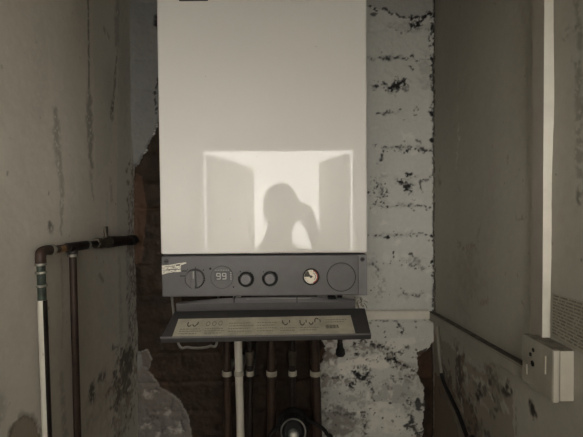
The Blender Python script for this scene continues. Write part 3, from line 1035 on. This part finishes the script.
rail = obj('hinge_rail', bm, [M['panel_light'], M['panel']], boiler)
for px in (234, 297):
    p = on_y(px, 301.5, YR)
    bm = B()
    box(bm, p.x - .0010, p.x + .0010, YR - .0012, YR + .02, p.z - .003, p.z + .0085, .0005)
    obj('hinge_clip', bm, M['panel_dark'], rail)
p0, p1 = on_y(246, 299.4, YR + .006), on_y(311, 298.4, YR + .006)
bm = B()
tube(bm, [p0, p1], .0014, 8)
obj('trim_strip', bm, M['digit'], rail)  # thin pale bar over the middle of the rail
bm = B()
p0, p1 = on_y(328, 297.5, YR + .004), on_y(336, 298.4, YR + .004)
box(bm, p0.x, p1.x, YR, YR + .02, p1.z - .001, p0.z + .001, .0008)
obj('latch', bm, M['rubber'], rail)
# wad of torn pale padding hanging from the right end of the gap
bm = B()
for i in range(26):
    px, py = rnd.uniform(351, 364), rnd.uniform(297, 306)
    a = on_y(px, py, YF + .02 + rnd.uniform(0, .02))
    b = on_y(px + rnd.uniform(-3, 4), py + rnd.uniform(1, 5), YF + .02 + rnd.uniform(0, .02))
    tube(bm, smooth_path([a, (a + b) / 2 + Vector((rnd.uniform(-.003, .003), -.003, rnd.uniform(-.002, .002))), b], 4), rnd.uniform(.0006, .0016), 6, mi=rnd.choice((0, 0, 1)))
o = obj('insulation_shred', bm, [M['clip'], M['ink_grey']], boiler)
o['label'] = 'shredded pale insulation'

# drop-down flap
TL = EYE + ray(174.5, 311.2) * .858
TR = EYE + ray(365.0, 308.0) * .858
BL = EYE + ray(160.0, 338.6) * .778
BR = EYE + ray(371.4, 335.4) * .778
ex = (TR - TL + BR - BL).normalized()
ey = (BL - TL + BR - TR)
ey = (ey - ex * ey.dot(ex)).normalized()
en = ex.cross(ey)
if en.z < 0:
    en = -en
FO = (TL + TR + BL + BR) / 4


def on_flap(px, py, lift=0.0):
    d = ray(px, py)
    o = FO + en * lift
    return EYE + d * ((o - EYE).dot(en) / d.dot(en))


pl = [on_flap(174.5, 311.2), on_flap(365.0, 308.0), on_flap(371.4, 335.0), on_flap(160.0, 338.6)]
bm = B()
slab(bm, pl, -en, .010, bev=.0015)
# shallow rim along the front and side edges
for a, b in ((pl[3], pl[2]),):
    slab(bm, [a, b, b - ey * .003, a - ey * .003], en, .0022, bev=.0006, mi=1)
flap = obj('panel_flap', bm, [M['panel_dark'], M['panel_light']], boiler)
bm = B()
lab = [on_flap(178.5, 319.0, .0006), on_flap(350.5, 315.2, .0006), on_flap(355.5, 333.6, .0006), on_flap(172, 337.0, .0006)]
slab(bm, lab, -en, .0005)
A0, A1, A2, A3 = lab


def lp(s, t):
    return (A0.lerp(A1, s)).lerp(A3.lerp(A2, s), t) + en * .0002


def lmark(s0, s1, t0, t1, mi):
    slab(bm, [lp(s0, t0), lp(s1, t0), lp(s1, t1), lp(s0, t1)], en, .0002, mi)


def arc(s, t, rs, rt, a0, a1, w, mi=1):
    n = 8
    for i in range(n):
        a = math.radians(a0 + (a1 - a0) * i / n)
        b = math.radians(a0 + (a1 - a0) * (i + 1) / n)
        P = []
        for q, k in ((a, 1), (b, 1), (b, 1 - w), (a, 1 - w)):
            P.append(lp(s + rs * k * math.cos(q), t + rt * k * math.sin(q)))
        slab(bm, P, en, .0002, mi)


# diagram sketches: arrows and curved marks
for s, t, a0, a1 in ((.075, .30, 20, 200), (.105, .30, 0, 170), (.62, .33, 10, 180), (.715, .36, 0, 180), (.765, .33, 0, 170), (.80, .28, 200, 330)):
    arc(s, t, .014, .17, a0, a1, .35)
for s, t in ((.062, .2), (.118, .2), (.60, .22), (.64, .2), (.70, .22), (.735, .2), (.785, .2), (.815, .2)):
    lmark(s, s + .006, t, t + .16, 1)
for s, t, a0, a1 in ((.18, .32, 0, 360), (.215, .32, 0, 360), (.25, .30, 0, 360)):
    arc(s, t, .013, .14, a0, a1, .3, 2)
rnd = random.Random(11)
for row, (s0, s1, t) in enumerate(((.03, .14, .58), (.03, .15, .70), (.03, .13, .82), (.17, .27, .58), (.17, .28, .70), (.17, .27, .82), (.30, .42, .30), (.30, .44, .45), (.30, .42, .6),
                                   (.30, .43, .75), (.46, .57, .3), (.46, .56, .45), (.46, .57, .6), (.46, .55, .75), (.59, .68, .62), (.59, .67, .75), (.70, .81, .62), (.70, .79, .75), (.85, .97, .22), (.85, .95, .34))):
    s = s0
    while s < s1:
        w = rnd.uniform(.006, .018)
        lmark(s, min(s + w, s1), t, t + .035, 2)
        s += w + .004
s = .845
while s < .915:                                  # bar code
    w = rnd.choice((.0012, .002, .003))
    lmark(s, s + w, .52, .70, 1)
    s += w + rnd.choice((.0010, .0016))
lb = obj('instruction_label', bm, [M['label'], M['ink'], M['ink_grey']], flap)
lb['label'] = 'long yellowed instruction sticker'

# ------------------------------------------------------------------ pipes under the boiler
zbot = zc - .088


def drop(px0, px1, y, z_end=0.0):
    """straight drop seen at px0 by the clips; returns top and bottom points"""
    p = on_y(px0, 373, y)
    q = on_y(px1, 432, y)
    x_of = lambda z: p.x + (q.x - p.x) * (z - p.z) / (q.z - p.z)
    x_end = x_of(1.0)
    return Vector((x_of(zbot), y, zbot)), Vector((x_end, y, 1.0)), Vector((x_end, y, z_end)), p


def clip(root, p, r, name='pipe_clip', wide=0.0, yb=None):
    bm = B()
    y0 = p.y
    lathe(bm, [(-.0058, r), (-.0058, r + .0022), (.0058, r + .0022), (.0058, r)], p, (0, 0, 1), 24)
    box(bm, p.x - r * .8 - wide, p.x + r * .8 + wide, y0 + r * .6, -0.002 if yb is None else yb, p.z - .0058, p.z + .0058, .001)
    obj(name, bm, M['clip'], root)


specs = [
    ('copper_pipe', 'dark copper pipe just left of the white waste pipe', 227, 227.5, -.085, .0100, 'copper'),
    ('copper_pipe', 'thin dark pipe close to the right of the white waste pipe', 250, 250, -.085, .0078, 'copper_dark'),
    ('copper_pipe', 'dark copper pipe between the thin pipes and the pump pipe', 271.5, 271.5, -.085, .0110, 'copper'),
    ('copper_pipe', 'narrow black pipe running down behind the round pump', 292.5, 292.5, -.095, .0080, 'copper_dark'),
    ('copper_pipe', 'rightmost thick reddish copper pipe, next to the white bricks', 315.5, 317.5, -.085, .0112, 'copper'),
]
for nm, lab, a, b, y, r, mt in specs:
    t0, t1, t2, p = drop(a, b, y)
    if a == 292.5:
        t1 = Vector((t1.x, t1.y, 1.105))
        t2 = None
    root = thing(nm, lab, 'pipe', Vector((t1.x, y, t2.z if t2 else t1.z)), 'copper pipes under the boiler')
    bm = B()
    tube(bm, [t0, t1] + ([t2] if t2 else []), r, 20)
    obj('tube', bm, M[mt], root)
    clip(root, p, r)
    if a in (250, 292.5):
        bm = B()
        zf = on_y(a, 362, y).z
        lathe(bm, [(-.022, r), (-.020, r + .0022), (-.004, r + .0022), (.0, r + .0035), (.012, r + .0035), (.014, r)], (p.x, y, zf + .015), (0, 0, 1), 6 if a == 292.5 else 20)
        obj('compression_nut', bm, M['brass'], root)
t0, t1, t2, p = drop(239, 240.5, -.112)
root = thing('waste_pipe', 'white plastic waste pipe standing in front of the dark copper pipes', 'pipe', t2)
bm = B()
tube(bm, [t0, t1, t2], .0093, 24)
obj('tube', bm, M['white_pipe'], root)
clip(root, p, .0093, yb=-.002)
t0, t1, t2, p = drop(255.5, 255.5, -.07)
bm = B()
tube(bm, smooth_path([t0, Vector((t0.x, t0.y, (t0.z + p.z) / 2)), p + Vector((0, 0, .004)), Vector((p.x + .006, p.y - .01, p.z - .002)), Vector((p.x + .011, p.y - .02, p.z + .003))]), .0022, 10)
o = obj('earth_wire', bm, M['rubber'])
tag(o, 'thin black wire hanging just right of the thin dark pipe', 'wire')
# short capped stub right of the pipes
p0 = on_y(340, 336, -.10)
p1 = on_y(340, 344, -.10)
p2 = on_y(340.5, 352.5, -.10)
p3 = on_y(340.5, 356, -.10)
top = Vector((p0.x, p0.y, zbot))
bm = B()
tube(bm, [top, p1], .0062, 18)
root = thing('drain_stub', 'short black stub pipe hanging by the white bricks right of the pipes', 'pipe', p3)
obj('tube', bm, M['copper_dark'], root)
bm = B()
ax = (p3 - p1)
L = ax.length
lathe(bm, [(-.002, 0), (-.002, .007), (L * .3, .0075), (L * .45, .0105), (L * .85, .0115), (L, .008), (L, 0)], p1, ax, 20)
obj('end_cap', bm, M['rubber'], root)
# pale hose sagging under the left end of the flap
y = -.235
bm = B()
pts = [on_y(172, 336, y + .03), on_y(178, 342.5, y), on_y(188, 347.2, y), on_y(200, 348.0, y), on_y(210, 346.2, y), on_y(217, 341, y + .03), on_y(219, 332, y + .05)]
pts[0].z = zbot
pts[-1].z = zbot
tube(bm, smooth_path(pts), .0026, 12)
o = obj('overflow_hose', bm, M['hose'])
tag(o, 'thin grey hose sagging below the left end of the open flap', 'hose')

# pump at the bottom edge
pc0 = on_y(293.3, 432, -.20)
root = thing('circulation_pump', 'round black pump with a dull metal rim at the foot of the pipes', 'pump', Vector((pc0.x, -.15, 1.02)))
d_ax = Vector((0, -1, 0.25)).normalized()
bm = B()
lathe(bm, [(-.085, 0), (-.085, .030), (-.078, .036), (-.050, .036), (-.046, .030), (-.004, .030), (0, .0265), (0, .0242), (-.010, .0225), (-.014, .018), (-.014, .0)], pc0, d_ax, 40)
for i in range(14):
    a = 2 * PI * i / 14
    s1 = d_ax.cross(Vector((1, 0, 0))).normalized()
    o_ = (Vector((1, 0, 0)) * math.cos(a) + s1 * math.sin(a)) * .031
    tube(bm, [pc0 - d_ax * .044 + o_, pc0 - d_ax * .006 + o_], .0018, 6)
obj('motor_housing', bm, M['rubber'], root)
bm = B()
ringpts = []
s1 = d_ax.cross(Vector((1, 0, 0))).normalized()
lathe(bm, [(-.002, .0242), (.0025, .0250), (.004, .0262), (.0025, .0276), (-.002, .028), (-.002, .0242)], pc0, d_ax, 48)
obj('rim', bm, M['chrome'], root)
bm = B()
lathe(bm, [(-.014, .0125), (-.008, .0120), (-.003, .009), (-.001, .005), (0, 0)], pc0 - s1 * (.0085 if s1.z > 0 else -.0085), d_ax, 32)
obj('centre_screw', bm, M['chrome'], root)
bm = B()
lathe(bm, [(0, .0095), (0, .017), (.010, .0185), (.024, .0185), (.034, .017), (.034, .0095)], Vector((on_y(292.5, 430, -.095).x, -.095, 1.07)), (0, 0, 1), 6)
tube(bm, [Vector((on_y(292.5, 430, -.095).x, -.095, 1.085)), Vector((on_y(292.5, 430, -.095).x, -.095, 0.0))], .0125, 20)
obj('pump_body', bm, M['copper_dark'], root)
# black hose looping behind the pump
y = -.128
pts = [on_y(262, 470, y), on_y(267, 442, y), on_y(275, 430, y), on_y(286, 422, y + .01), on_y(299, 419, y + .01), on_y(314, 423, y), on_y(327, 434, y), on_y(333, 460, y)]
pts = [Vector((pts[0].x, y, 0.0)), Vector((pts[0].x, y, 0.6))] + pts + [Vector((pts[-1].x, y, 0.6)), Vector((pts[-1].x, y, 0.0))]
bm = B()
tube(bm, smooth_path(pts, 8), .0045, 14)
o = obj('flexible_hose', bm, M['rubber'])
tag(o, 'black flexible hose looping over behind the round pump', 'hose')

# ------------------------------------------------------------------ copper pipework on the left wall
XP = XL + 0.016


def lpnt(px, py, dx=0.0):
    return on_x(px, py, XP + dx)


e0 = lpnt(46, 250.8)
e1 = lpnt(41, 258)
corner = lpnt(40.2, 251.4)
low1 = lpnt(47.2, 437)
root = thing('gas_pipework', 'green and brown copper pipework with a capped end, clipped along the grey left wall', 'pipe', Vector((XP, low1.y, 0)))
r1 = .0064
vt = lpnt(42.2, 300)
dirv = (low1 - vt).normalized()
bm = B()
tube(bm, [lpnt(40.8, 262), vt], r1, 20)
pp = obj('riser', bm, M['patina'], root)
pp['label'] = 'green tarnished riser'
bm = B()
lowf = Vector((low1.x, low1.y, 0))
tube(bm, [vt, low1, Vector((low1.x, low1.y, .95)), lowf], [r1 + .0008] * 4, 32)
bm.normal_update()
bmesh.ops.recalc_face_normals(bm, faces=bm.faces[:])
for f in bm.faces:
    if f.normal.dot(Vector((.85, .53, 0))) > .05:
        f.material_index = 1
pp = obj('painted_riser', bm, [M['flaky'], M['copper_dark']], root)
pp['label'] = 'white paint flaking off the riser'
bm = B()
tube(bm, smooth_path([lpnt(40.8, 263), lpnt(40.6, 257), lpnt(41.5, 252.5), lpnt(45.5, 250.4), lpnt(51, 249.8)], 6), r1 + .0016, 20)
obj('elbow', bm, M['copper'], root)
for a, b in (((40.7, 263.2), (40.8, 265.4)), ((41.0, 271.6), (41.1, 273.4)), ((41.5, 284.6), (41.6, 286.6)), ((49.5, 250.0), (52.5, 249.6)), ((85.5, 245.2), (87.6, 244.9))):
    bm = B()
    tube(bm, [lpnt(*a), lpnt(*b)], r1 + .0022, 18)
    obj('solder_ring', bm, M['solder'], root)
bm = B()
tube(bm, [lpnt(50, 249.8), lpnt(70, 247.5)], r1, 20)
obj('branch_tube', bm, M['copper'], root)
bm = B()
a, b = lpnt(58, 249.2, .0), lpnt(63.5, 248.5, .0)
tube(bm, [a, b], r1 + .0004, 20)
q = obj('bare_patch', bm, M['copper_bright'], root)
q['label'] = 'scraped bright copper band'
bm = B()
tube(bm, [lpnt(67, 247.9), lpnt(86, 245.0)], r1 + .0020, 20)
j = lpnt(72.6, 247.2)
tube(bm, [j, lpnt(72.7, 254.5)], r1 + .0020, 20)
obj('tee', bm, M['copper_dark'], root)
bm = B()
tube(bm, [lpnt(72.6, 254), lpnt(72.7, 256.5)], r1 + .0026, 18)
obj('solder_ring', bm, M['solder'], root)
lo2 = lpnt(77.6, 437)
bm = B()
tube(bm, [lpnt(72.7, 252), lo2, Vector((lo2.x, lo2.y, .95)), Vector((lo2.x, lo2.y, 0))], r1, 20)
obj('branch_riser', bm, M['copper'], root)
bm = B()
tube(bm, [lpnt(84, 245.3), lpnt(98, 243.3)], r1, 20)
obj('branch_tube', bm, M['copper_dark'], root)
bm = B()
va, vb = lpnt(96, 243.6), lpnt(109, 241.9)
axv = vb - va
L = axv.length
lathe(bm, [(0, 0), (0, .0105), (L * .22, .0125), (L * .25, .0095), (L * .45, .0115), (L * .7, .0115), (L * .75, .013), (L, .012), (L, 0)], va, axv, 6)
valve = obj('gas_valve', bm, M['brass'], root)
bm = B()
hv = lpnt(106, 241.5)
tube(bm, [hv, hv + Vector((0, 0, .022))], .0042, 12)
box(bm, hv.x - .003, hv.x + .003, hv.y - .006, hv.y + .006, hv.z + .018, hv.z + .032, .001)
obj('spindle', bm, M['brass'], valve)
bm = B()
ta, tb, tcap = lpnt(108, 242.0), lpnt(130, 240.3), lpnt(135.0, 239.9)
tube(bm, [ta, tb], [.0125, .0108], 20)
obj('taper_tube', bm, M['copper_dark'], root)
bm = B()
axc = tcap - tb
lathe(bm, [(-.004, 0), (-.004, .0125), (axc.length * .7, .0125), (axc.length, .0105), (axc.length, 0)], tb, axc, 20)
obj('end_cap', bm, M['rubber'], root)
for (px, py) in ((44.7, 365), (75.4, 365), (91, 244.2)):
    bm = B()
    p = lpnt(px, py)
    if py > 300:
        continue
    box(bm, XL + .001, p.x, p.y - .006, p.y + .006, p.z - .005, p.z + .005, .001)
    obj('wall_bracket', bm, M['copper_dark'], root)

# ------------------------------------------------------------------ trunking, socket box, notice and cable
tr = .016
ya = -tr
ztA, zbA = on_y(400, 311.2, ya).z, on_y(400, 319.6, ya).z
bm = B()
box(bm, on_y(330, 315, ya).x, XR - tr, ya, .004, zbA, ztA, .0015)
box(bm, on_y(330, 315, ya).x, XR - tr - .0005, ya - .0008, ya + .001, zbA + .003, ztA - .003, .0003)
o = obj('cable_trunking', bm, M['trunk'])
tag(o, 'short white cable trunking across the brick wall right of the boiler', 'trunking', 'cable trunking')
XT = XR - tr
a_t, b_t = on_x(428.5, 311.5, XT), on_x(521.5, 365.0, XT)
a_b, b_b = on_x(428.5, 319.8, XT), on_x(521.5, 380.5, XT)
bm = B()
slab(bm, [a_t, b_t, b_b, a_b], (1, 0, 0), tr + .004, bev=.0015)
ins = Vector((0, 0, .003))
slab(bm, [a_t - ins, b_t - ins, b_b + ins, a_b + ins], (-1, 0, 0), .0008)
# closed end against the back wall
slab(bm, [a_t, a_b, Vector((a_b.x, .004, a_b.z)), Vector((a_t.x, .004, a_t.z))], (1, 0, 0), tr + .004)
bmesh.ops.recalc_face_normals(bm, faces=bm.faces[:])
bm.normal_update()
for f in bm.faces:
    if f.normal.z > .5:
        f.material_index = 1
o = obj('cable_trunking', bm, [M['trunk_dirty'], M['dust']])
tag(o, 'grubby cable trunking running along the right wall to the socket box', 'trunking', 'cable trunking')



def side_mat(bm):                                # separate materials for fronts, tops and the remaining faces
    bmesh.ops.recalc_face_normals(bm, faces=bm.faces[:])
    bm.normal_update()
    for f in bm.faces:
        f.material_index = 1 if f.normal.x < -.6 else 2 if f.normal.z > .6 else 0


XB = XR - .030
f_far = on_x(521.8, 340, XB)
f_near = on_x(553.0, 352.5, XB)
bz1 = f_near.z + .003
bz0 = on_x(553.0, 404.0, XB).z
yb1, yb0 = f_far.y, f_near.y
root = thing('socket_box', 'grubby off-white surface socket box on the right wall at the end of the trunking', 'socket', Vector((XR, (yb0 + yb1) / 2, bz0)))
bm = B()
box(bm, XB + .0105, XR + .003, yb0 + .0015, yb1 - .0015, bz0 + .0015, bz1 - .0015, .002)
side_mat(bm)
obj('back_box', bm, [M['box_clean'], M['box'], M['dust_light']], root)  # shaded front and lit end put into the colours, dust on top
bm = B()
box(bm, XB, XB + .010, yb0, yb1, bz0, bz1, .003, 3)
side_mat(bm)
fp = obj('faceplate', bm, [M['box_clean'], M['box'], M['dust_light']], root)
for px, py, rr in ((533.3, 350.0, .0030), (530.5, 354.3, .0030), (532.6, 363.5, .0042)):
    p = on_x(px, py, XB)
    bm = B()
    lathe(bm, [(-.001, rr), (.0005, rr), (.0005, 0)], p, (-1, 0, 0), 16)
    obj('socket_hole', bm, M['rubber'], fp)
for px, p0, p1 in ((545.5, 356, 374), (527, 364, 374)):
    a, b = on_x(px, p0, XB - .0004), on_x(px, p1, XB - .0004)
    bm = B()
    tube(bm, [a, b], .0011, 8)  # pale bars drawn as the plate's vertical highlight lines
    obj('moulded_ridge', bm, M['box_clean'], fp)

# vertical trunking above the box
xw = .013
pv0, pv1 = on_x(531.5, 200, XR - xw), on_x(543.0, 200, XR - xw)
bm = B()
box(bm, XR - xw, XR + .004, pv1.y, pv0.y, bz1 - .0002, CEIL, .0010)
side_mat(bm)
o = obj('cable_trunking', bm, [M['trunk'], M['trunk_stained'], M['trunk']])  # darker brown on the face along the wall, white elsewhere
tag(o, 'tall upright white cable trunking dropping to the socket box', 'trunking', 'cable trunking')

# printed notice on the right wall beside it
XNn = XR - .005
bm = B()
n_tl, n_tr = on_x(552.5, 293.0, XNn), on_x(600, 307, XNn)
n_bl, n_br = on_x(551.5, 336.0, XNn), on_x(600, 364, XNn)
slab(bm, [n_tl, n_tr, n_br, n_bl], (1, 0, 0), .0012)
rnd = random.Random(5)


def npnt(s, t):
    return n_tl.lerp(n_tr, s).lerp(n_bl.lerp(n_br, s), t) + Vector((-.0003, 0, 0))


for row in range(13):
    t = .03 + row * .071
    s = .03
    end = rnd.uniform(.82, .97)
    while s < end:
        w = rnd.uniform(.04, .17)
        hh = .032
        e = min(s + w, end)
        slab(bm, [npnt(s, t), npnt(e, t), npnt(e, t + hh), npnt(s, t + hh)], (-1, 0, 0), .0002, 1)
        s += w + rnd.uniform(.018, .035)
o = obj('paper_notice', bm, [M['notice'], M['notice_ink']], None)
tag(o, 'grey printed paper notice on the right wall just above the socket box', 'notice')

# black cable down the right wall
XC = XR - .008
bm = B()
pts = [on_x(437.6, 324, XC), on_x(438.6, 345, XC), on_x(440.5, 366, XC), on_x(443, 380, XC), on_x(450, 396, XC), on_x(458, 413, XC), on_x(467, 437, XC), on_x(478, 468, XC)]
pts.append(Vector((XC, pts[-1].y - .02, .6)))
pts.append(Vector((XC, pts[-2].y - .03, .0)))
path = smooth_path(pts, 8)
cut = 8 * 2 + 4
tube(bm, path[:cut + 1], .0040, 12)
root = thing('wall_cable', 'black cable slanting down the stained lower right wall below the trunking', 'cable', pts[-1])
q = obj('painted_length', bm, M['box'], root)
q['label'] = 'paint-splashed upper length'
bm = B()
tube(bm, path[cut:], .0046, 12)
obj('cable_length', bm, M['rubber'], root)

# ------------------------------------------------------------------ person taking the picture (seen mirrored in the casing)


def skin_mesh(name, verts, edges, radii, mat, parent, levels=2, root_i=0):
    me = bpy.data.meshes.new(name)
    off = wloc(parent)
    me.from_pydata([Vector(v) - off for v in verts], edges, [])
    o = bpy.data.objects.new(name, me)
    COL.objects.link(o)
    o.parent = parent
    sm = o.modifiers.new('skin', 'SKIN')
    for i, r in enumerate(radii):
        sv = me.skin_vertices[0].data[i]
        sv.radius = r if isinstance(r, tuple) else (r, r)
        sv.use_root = (i == root_i)
    sm.use_smooth_shade = True
    sb = o.modifiers.new('subdivision', 'SUBSURF')
    sb.levels = sb.render_levels = levels
    me.materials.append(mat)
    return o


PX, PY = -0.05, -1.50
person = thing('person', 'person in a grey jacket holding up a phone, mirrored in the boiler casing', 'person', Vector((PX, PY, 0)))
HZ = 1.62
V_ = []
E_ = []
R_ = []


def chain(pts, rads, start=None):
    prev = start
    for p, r in zip(pts, rads):
        V_.append(p)
        R_.append(r)
        i = len(V_) - 1
        if prev is not None:
            E_.append((prev, i))
        prev = i
    return prev


pel = chain([(PX, PY, .95)], [(.135, .10)])
ch = chain([(PX, PY, 1.10), (PX, PY - .01, 1.25), (PX, PY - .01, 1.37)], [(.125, .095), (.14, .105), (.125, .09)], pel)
nk = chain([(PX, PY + .01, 1.46), (PX, PY + .02, 1.52)], [.055, .05], ch)
hd = chain([(PX, PY + .03, 1.58), (PX, PY + .03, 1.66), (PX, PY + .025, 1.715)], [(.060, .075), (.072, .088), (.052, .065)], nk)
hands = []
for s in (-1, 1):
    sh = chain([(PX + s * .17, PY, 1.385)], [.055], ch)
    hx = .052 if s > 0 else -.045
    el = chain([(PX + s * .25, PY + .05, 1.20 if s < 0 else 1.22)], [.042], sh)
    wr = chain([(hx + s * .045, -1.20, 1.52)], [.026], el)
    pa = chain([(hx + s * .030, -1.165, 1.585)], [.024], wr)
    for k_, (l, dz_) in enumerate(((.060, .045), (.066, .022), (.062, 0.0), (.050, -.020))):
        chain([(hx + s * .024, -1.150, 1.60 + dz_), (hx + s * .020, -1.132, 1.605 + dz_), (hx + s * (.020 - l * .35), -1.126 - .014, 1.607 + dz_)], [.0095, .0088, .008], pa)
    chain([(hx + s * .014, -1.175, 1.57), (hx - s * .012, -1.172, 1.585)], [.011, .009], pa)
    hp = chain([(PX + s * .09, PY, .90)], [.085], pel)
    chain([(PX + s * .10, PY + .01, .50), (PX + s * .105, PY - .02, .10), (PX + s * .105, PY - .01, .05), (PX + s * .115, PY + .13, .03)], [.055, .038, .036, .028], hp)
skin_mesh('body', V_, E_, R_, M['skin'], person, 2, pel)
# jacket, trousers, hair
V_, E_, R_ = [], [], []
a = chain([(PX, PY, .93)], [(.155, .12)])
a2 = chain([(PX, PY, 1.10), (PX, PY - .01, 1.25), (PX, PY - .01, 1.38), (PX, PY + .005, 1.435)], [(.145, .112), (.16, .12), (.14, .105), (.075, .07)], a)
for s in (-1, 1):
    hx = .052 if s > 0 else -.045
    chain([(PX + s * .17, PY, 1.39), (PX + s * .25, PY + .05, 1.20 if s < 0 else 1.22), (hx + s * .055, -1.24, 1.49)], [.070, .058, .040], a2 - 1)
skin_mesh('jacket', V_, E_, R_, M['jacket'], person, 2, 0)
V_, E_, R_ = [], [], []
a = chain([(PX, PY, .97)], [(.142, .108)])
for s in (-1, 1):
    chain([(PX + s * .095, PY, .88), (PX + s * .10, PY + .01, .50), (PX + s * .105, PY - .02, .09)], [.098, .068, .056], a)
skin_mesh('trousers', V_, E_, R_, M['trousers'], person, 2, 0)
for s in (-1, 1):
    V_, E_, R_ = [], [], []
    chain([(PX + s * .105, PY - .04, .046), (PX + s * .108, PY + .04, .044), (PX + s * .116, PY + .15, .036)], [.044, .044, .034])
    skin_mesh('shoe', V_, E_, R_, M['shoe'], person, 2, 0)
bm = B()
bmesh.ops.create_uvsphere(bm, u_segments=28, v_segments=20, radius=1.0)
for v in bm.verts:
    x, y_, z = v.co
    front = max(0, y_ - .35)
    v.co = Vector((PX + x * .086, PY + .012 + y_ * .10 - front * .06, 1.67 + z * (.098 if z > 0 else .16)))
    if y_ > .25 and z < .35:
        v.co.y = PY + .012 + .25 * .10
obj('hair', bm, M['hair'], person)
for s in (-1, 1):
    bm = B()
    bmesh.ops.create_uvsphere(bm, u_segments=14, v_segments=10, radius=.012, matrix=Matrix.Translation((PX + s * .031, PY + .108, 1.648)))
    obj('eye', bm, M['eye'], person)
    bm = B()
    bmesh.ops.create_uvsphere(bm, u_segments=12, v_segments=10, radius=1, matrix=Matrix.Translation((PX + s * .080, PY + .03, 1.64)) @ Matrix.Diagonal((.012, .02, .032, 1)))
    obj('ear', bm, M['skin'], person)
bm = B()
slab(bm, [(PX - .009, PY + .112, 1.655), (PX + .009, PY + .112, 1.655), (PX + .016, PY + .112, 1.605), (PX - .016, PY + .112, 1.605)], (0, 1, 0), .018, bev=.006)
obj('nose', bm, M['skin'], person)
bm = B()
slab(bm, [(PX - .024, PY + .105, 1.585), (PX + .024, PY + .105, 1.585), (PX + .018, PY + .105, 1.574), (PX - .018, PY + .105, 1.574)], (0, 1, 0), .006, bev=.002)
obj('mouth', bm, M['gauge_red'], person)
bm = B()
box(bm, -.052, .058, -1.141, -1.132, 1.592, 1.668, .004, 3)
ph = tag(obj('phone', bm, M['rubber']), 'black phone held up in both hands, mirrored in the boiler casing', 'phone')
bm = B()
lathe(bm, [(-.001, .006), (.0015, .006), (.0015, 0)], (0.0, -1.132, 1.65), (0, 1, 0), 24)
obj('phone_lens', bm, M['display'], ph)

# ------------------------------------------------------------------ light and view
w = bpy.data.worlds.new('world')
SC.world = w
w.use_nodes = True
w.node_tree.nodes['Background'].inputs['Color'].default_value = (0.9, 0.95, 1.0, 1)
w.node_tree.nodes['Background'].inputs['Strength'].default_value = 0.0
SC.view_settings.view_transform = 'Standard'
SC.view_settings.look = 'None'
SC.view_settings.exposure = 0.0
SC.view_settings.gamma = 1.0
SC.view_settings.use_curve_mapping = False
SC.cycles.use_denoising = True
SC.cycles.max_bounces = 8
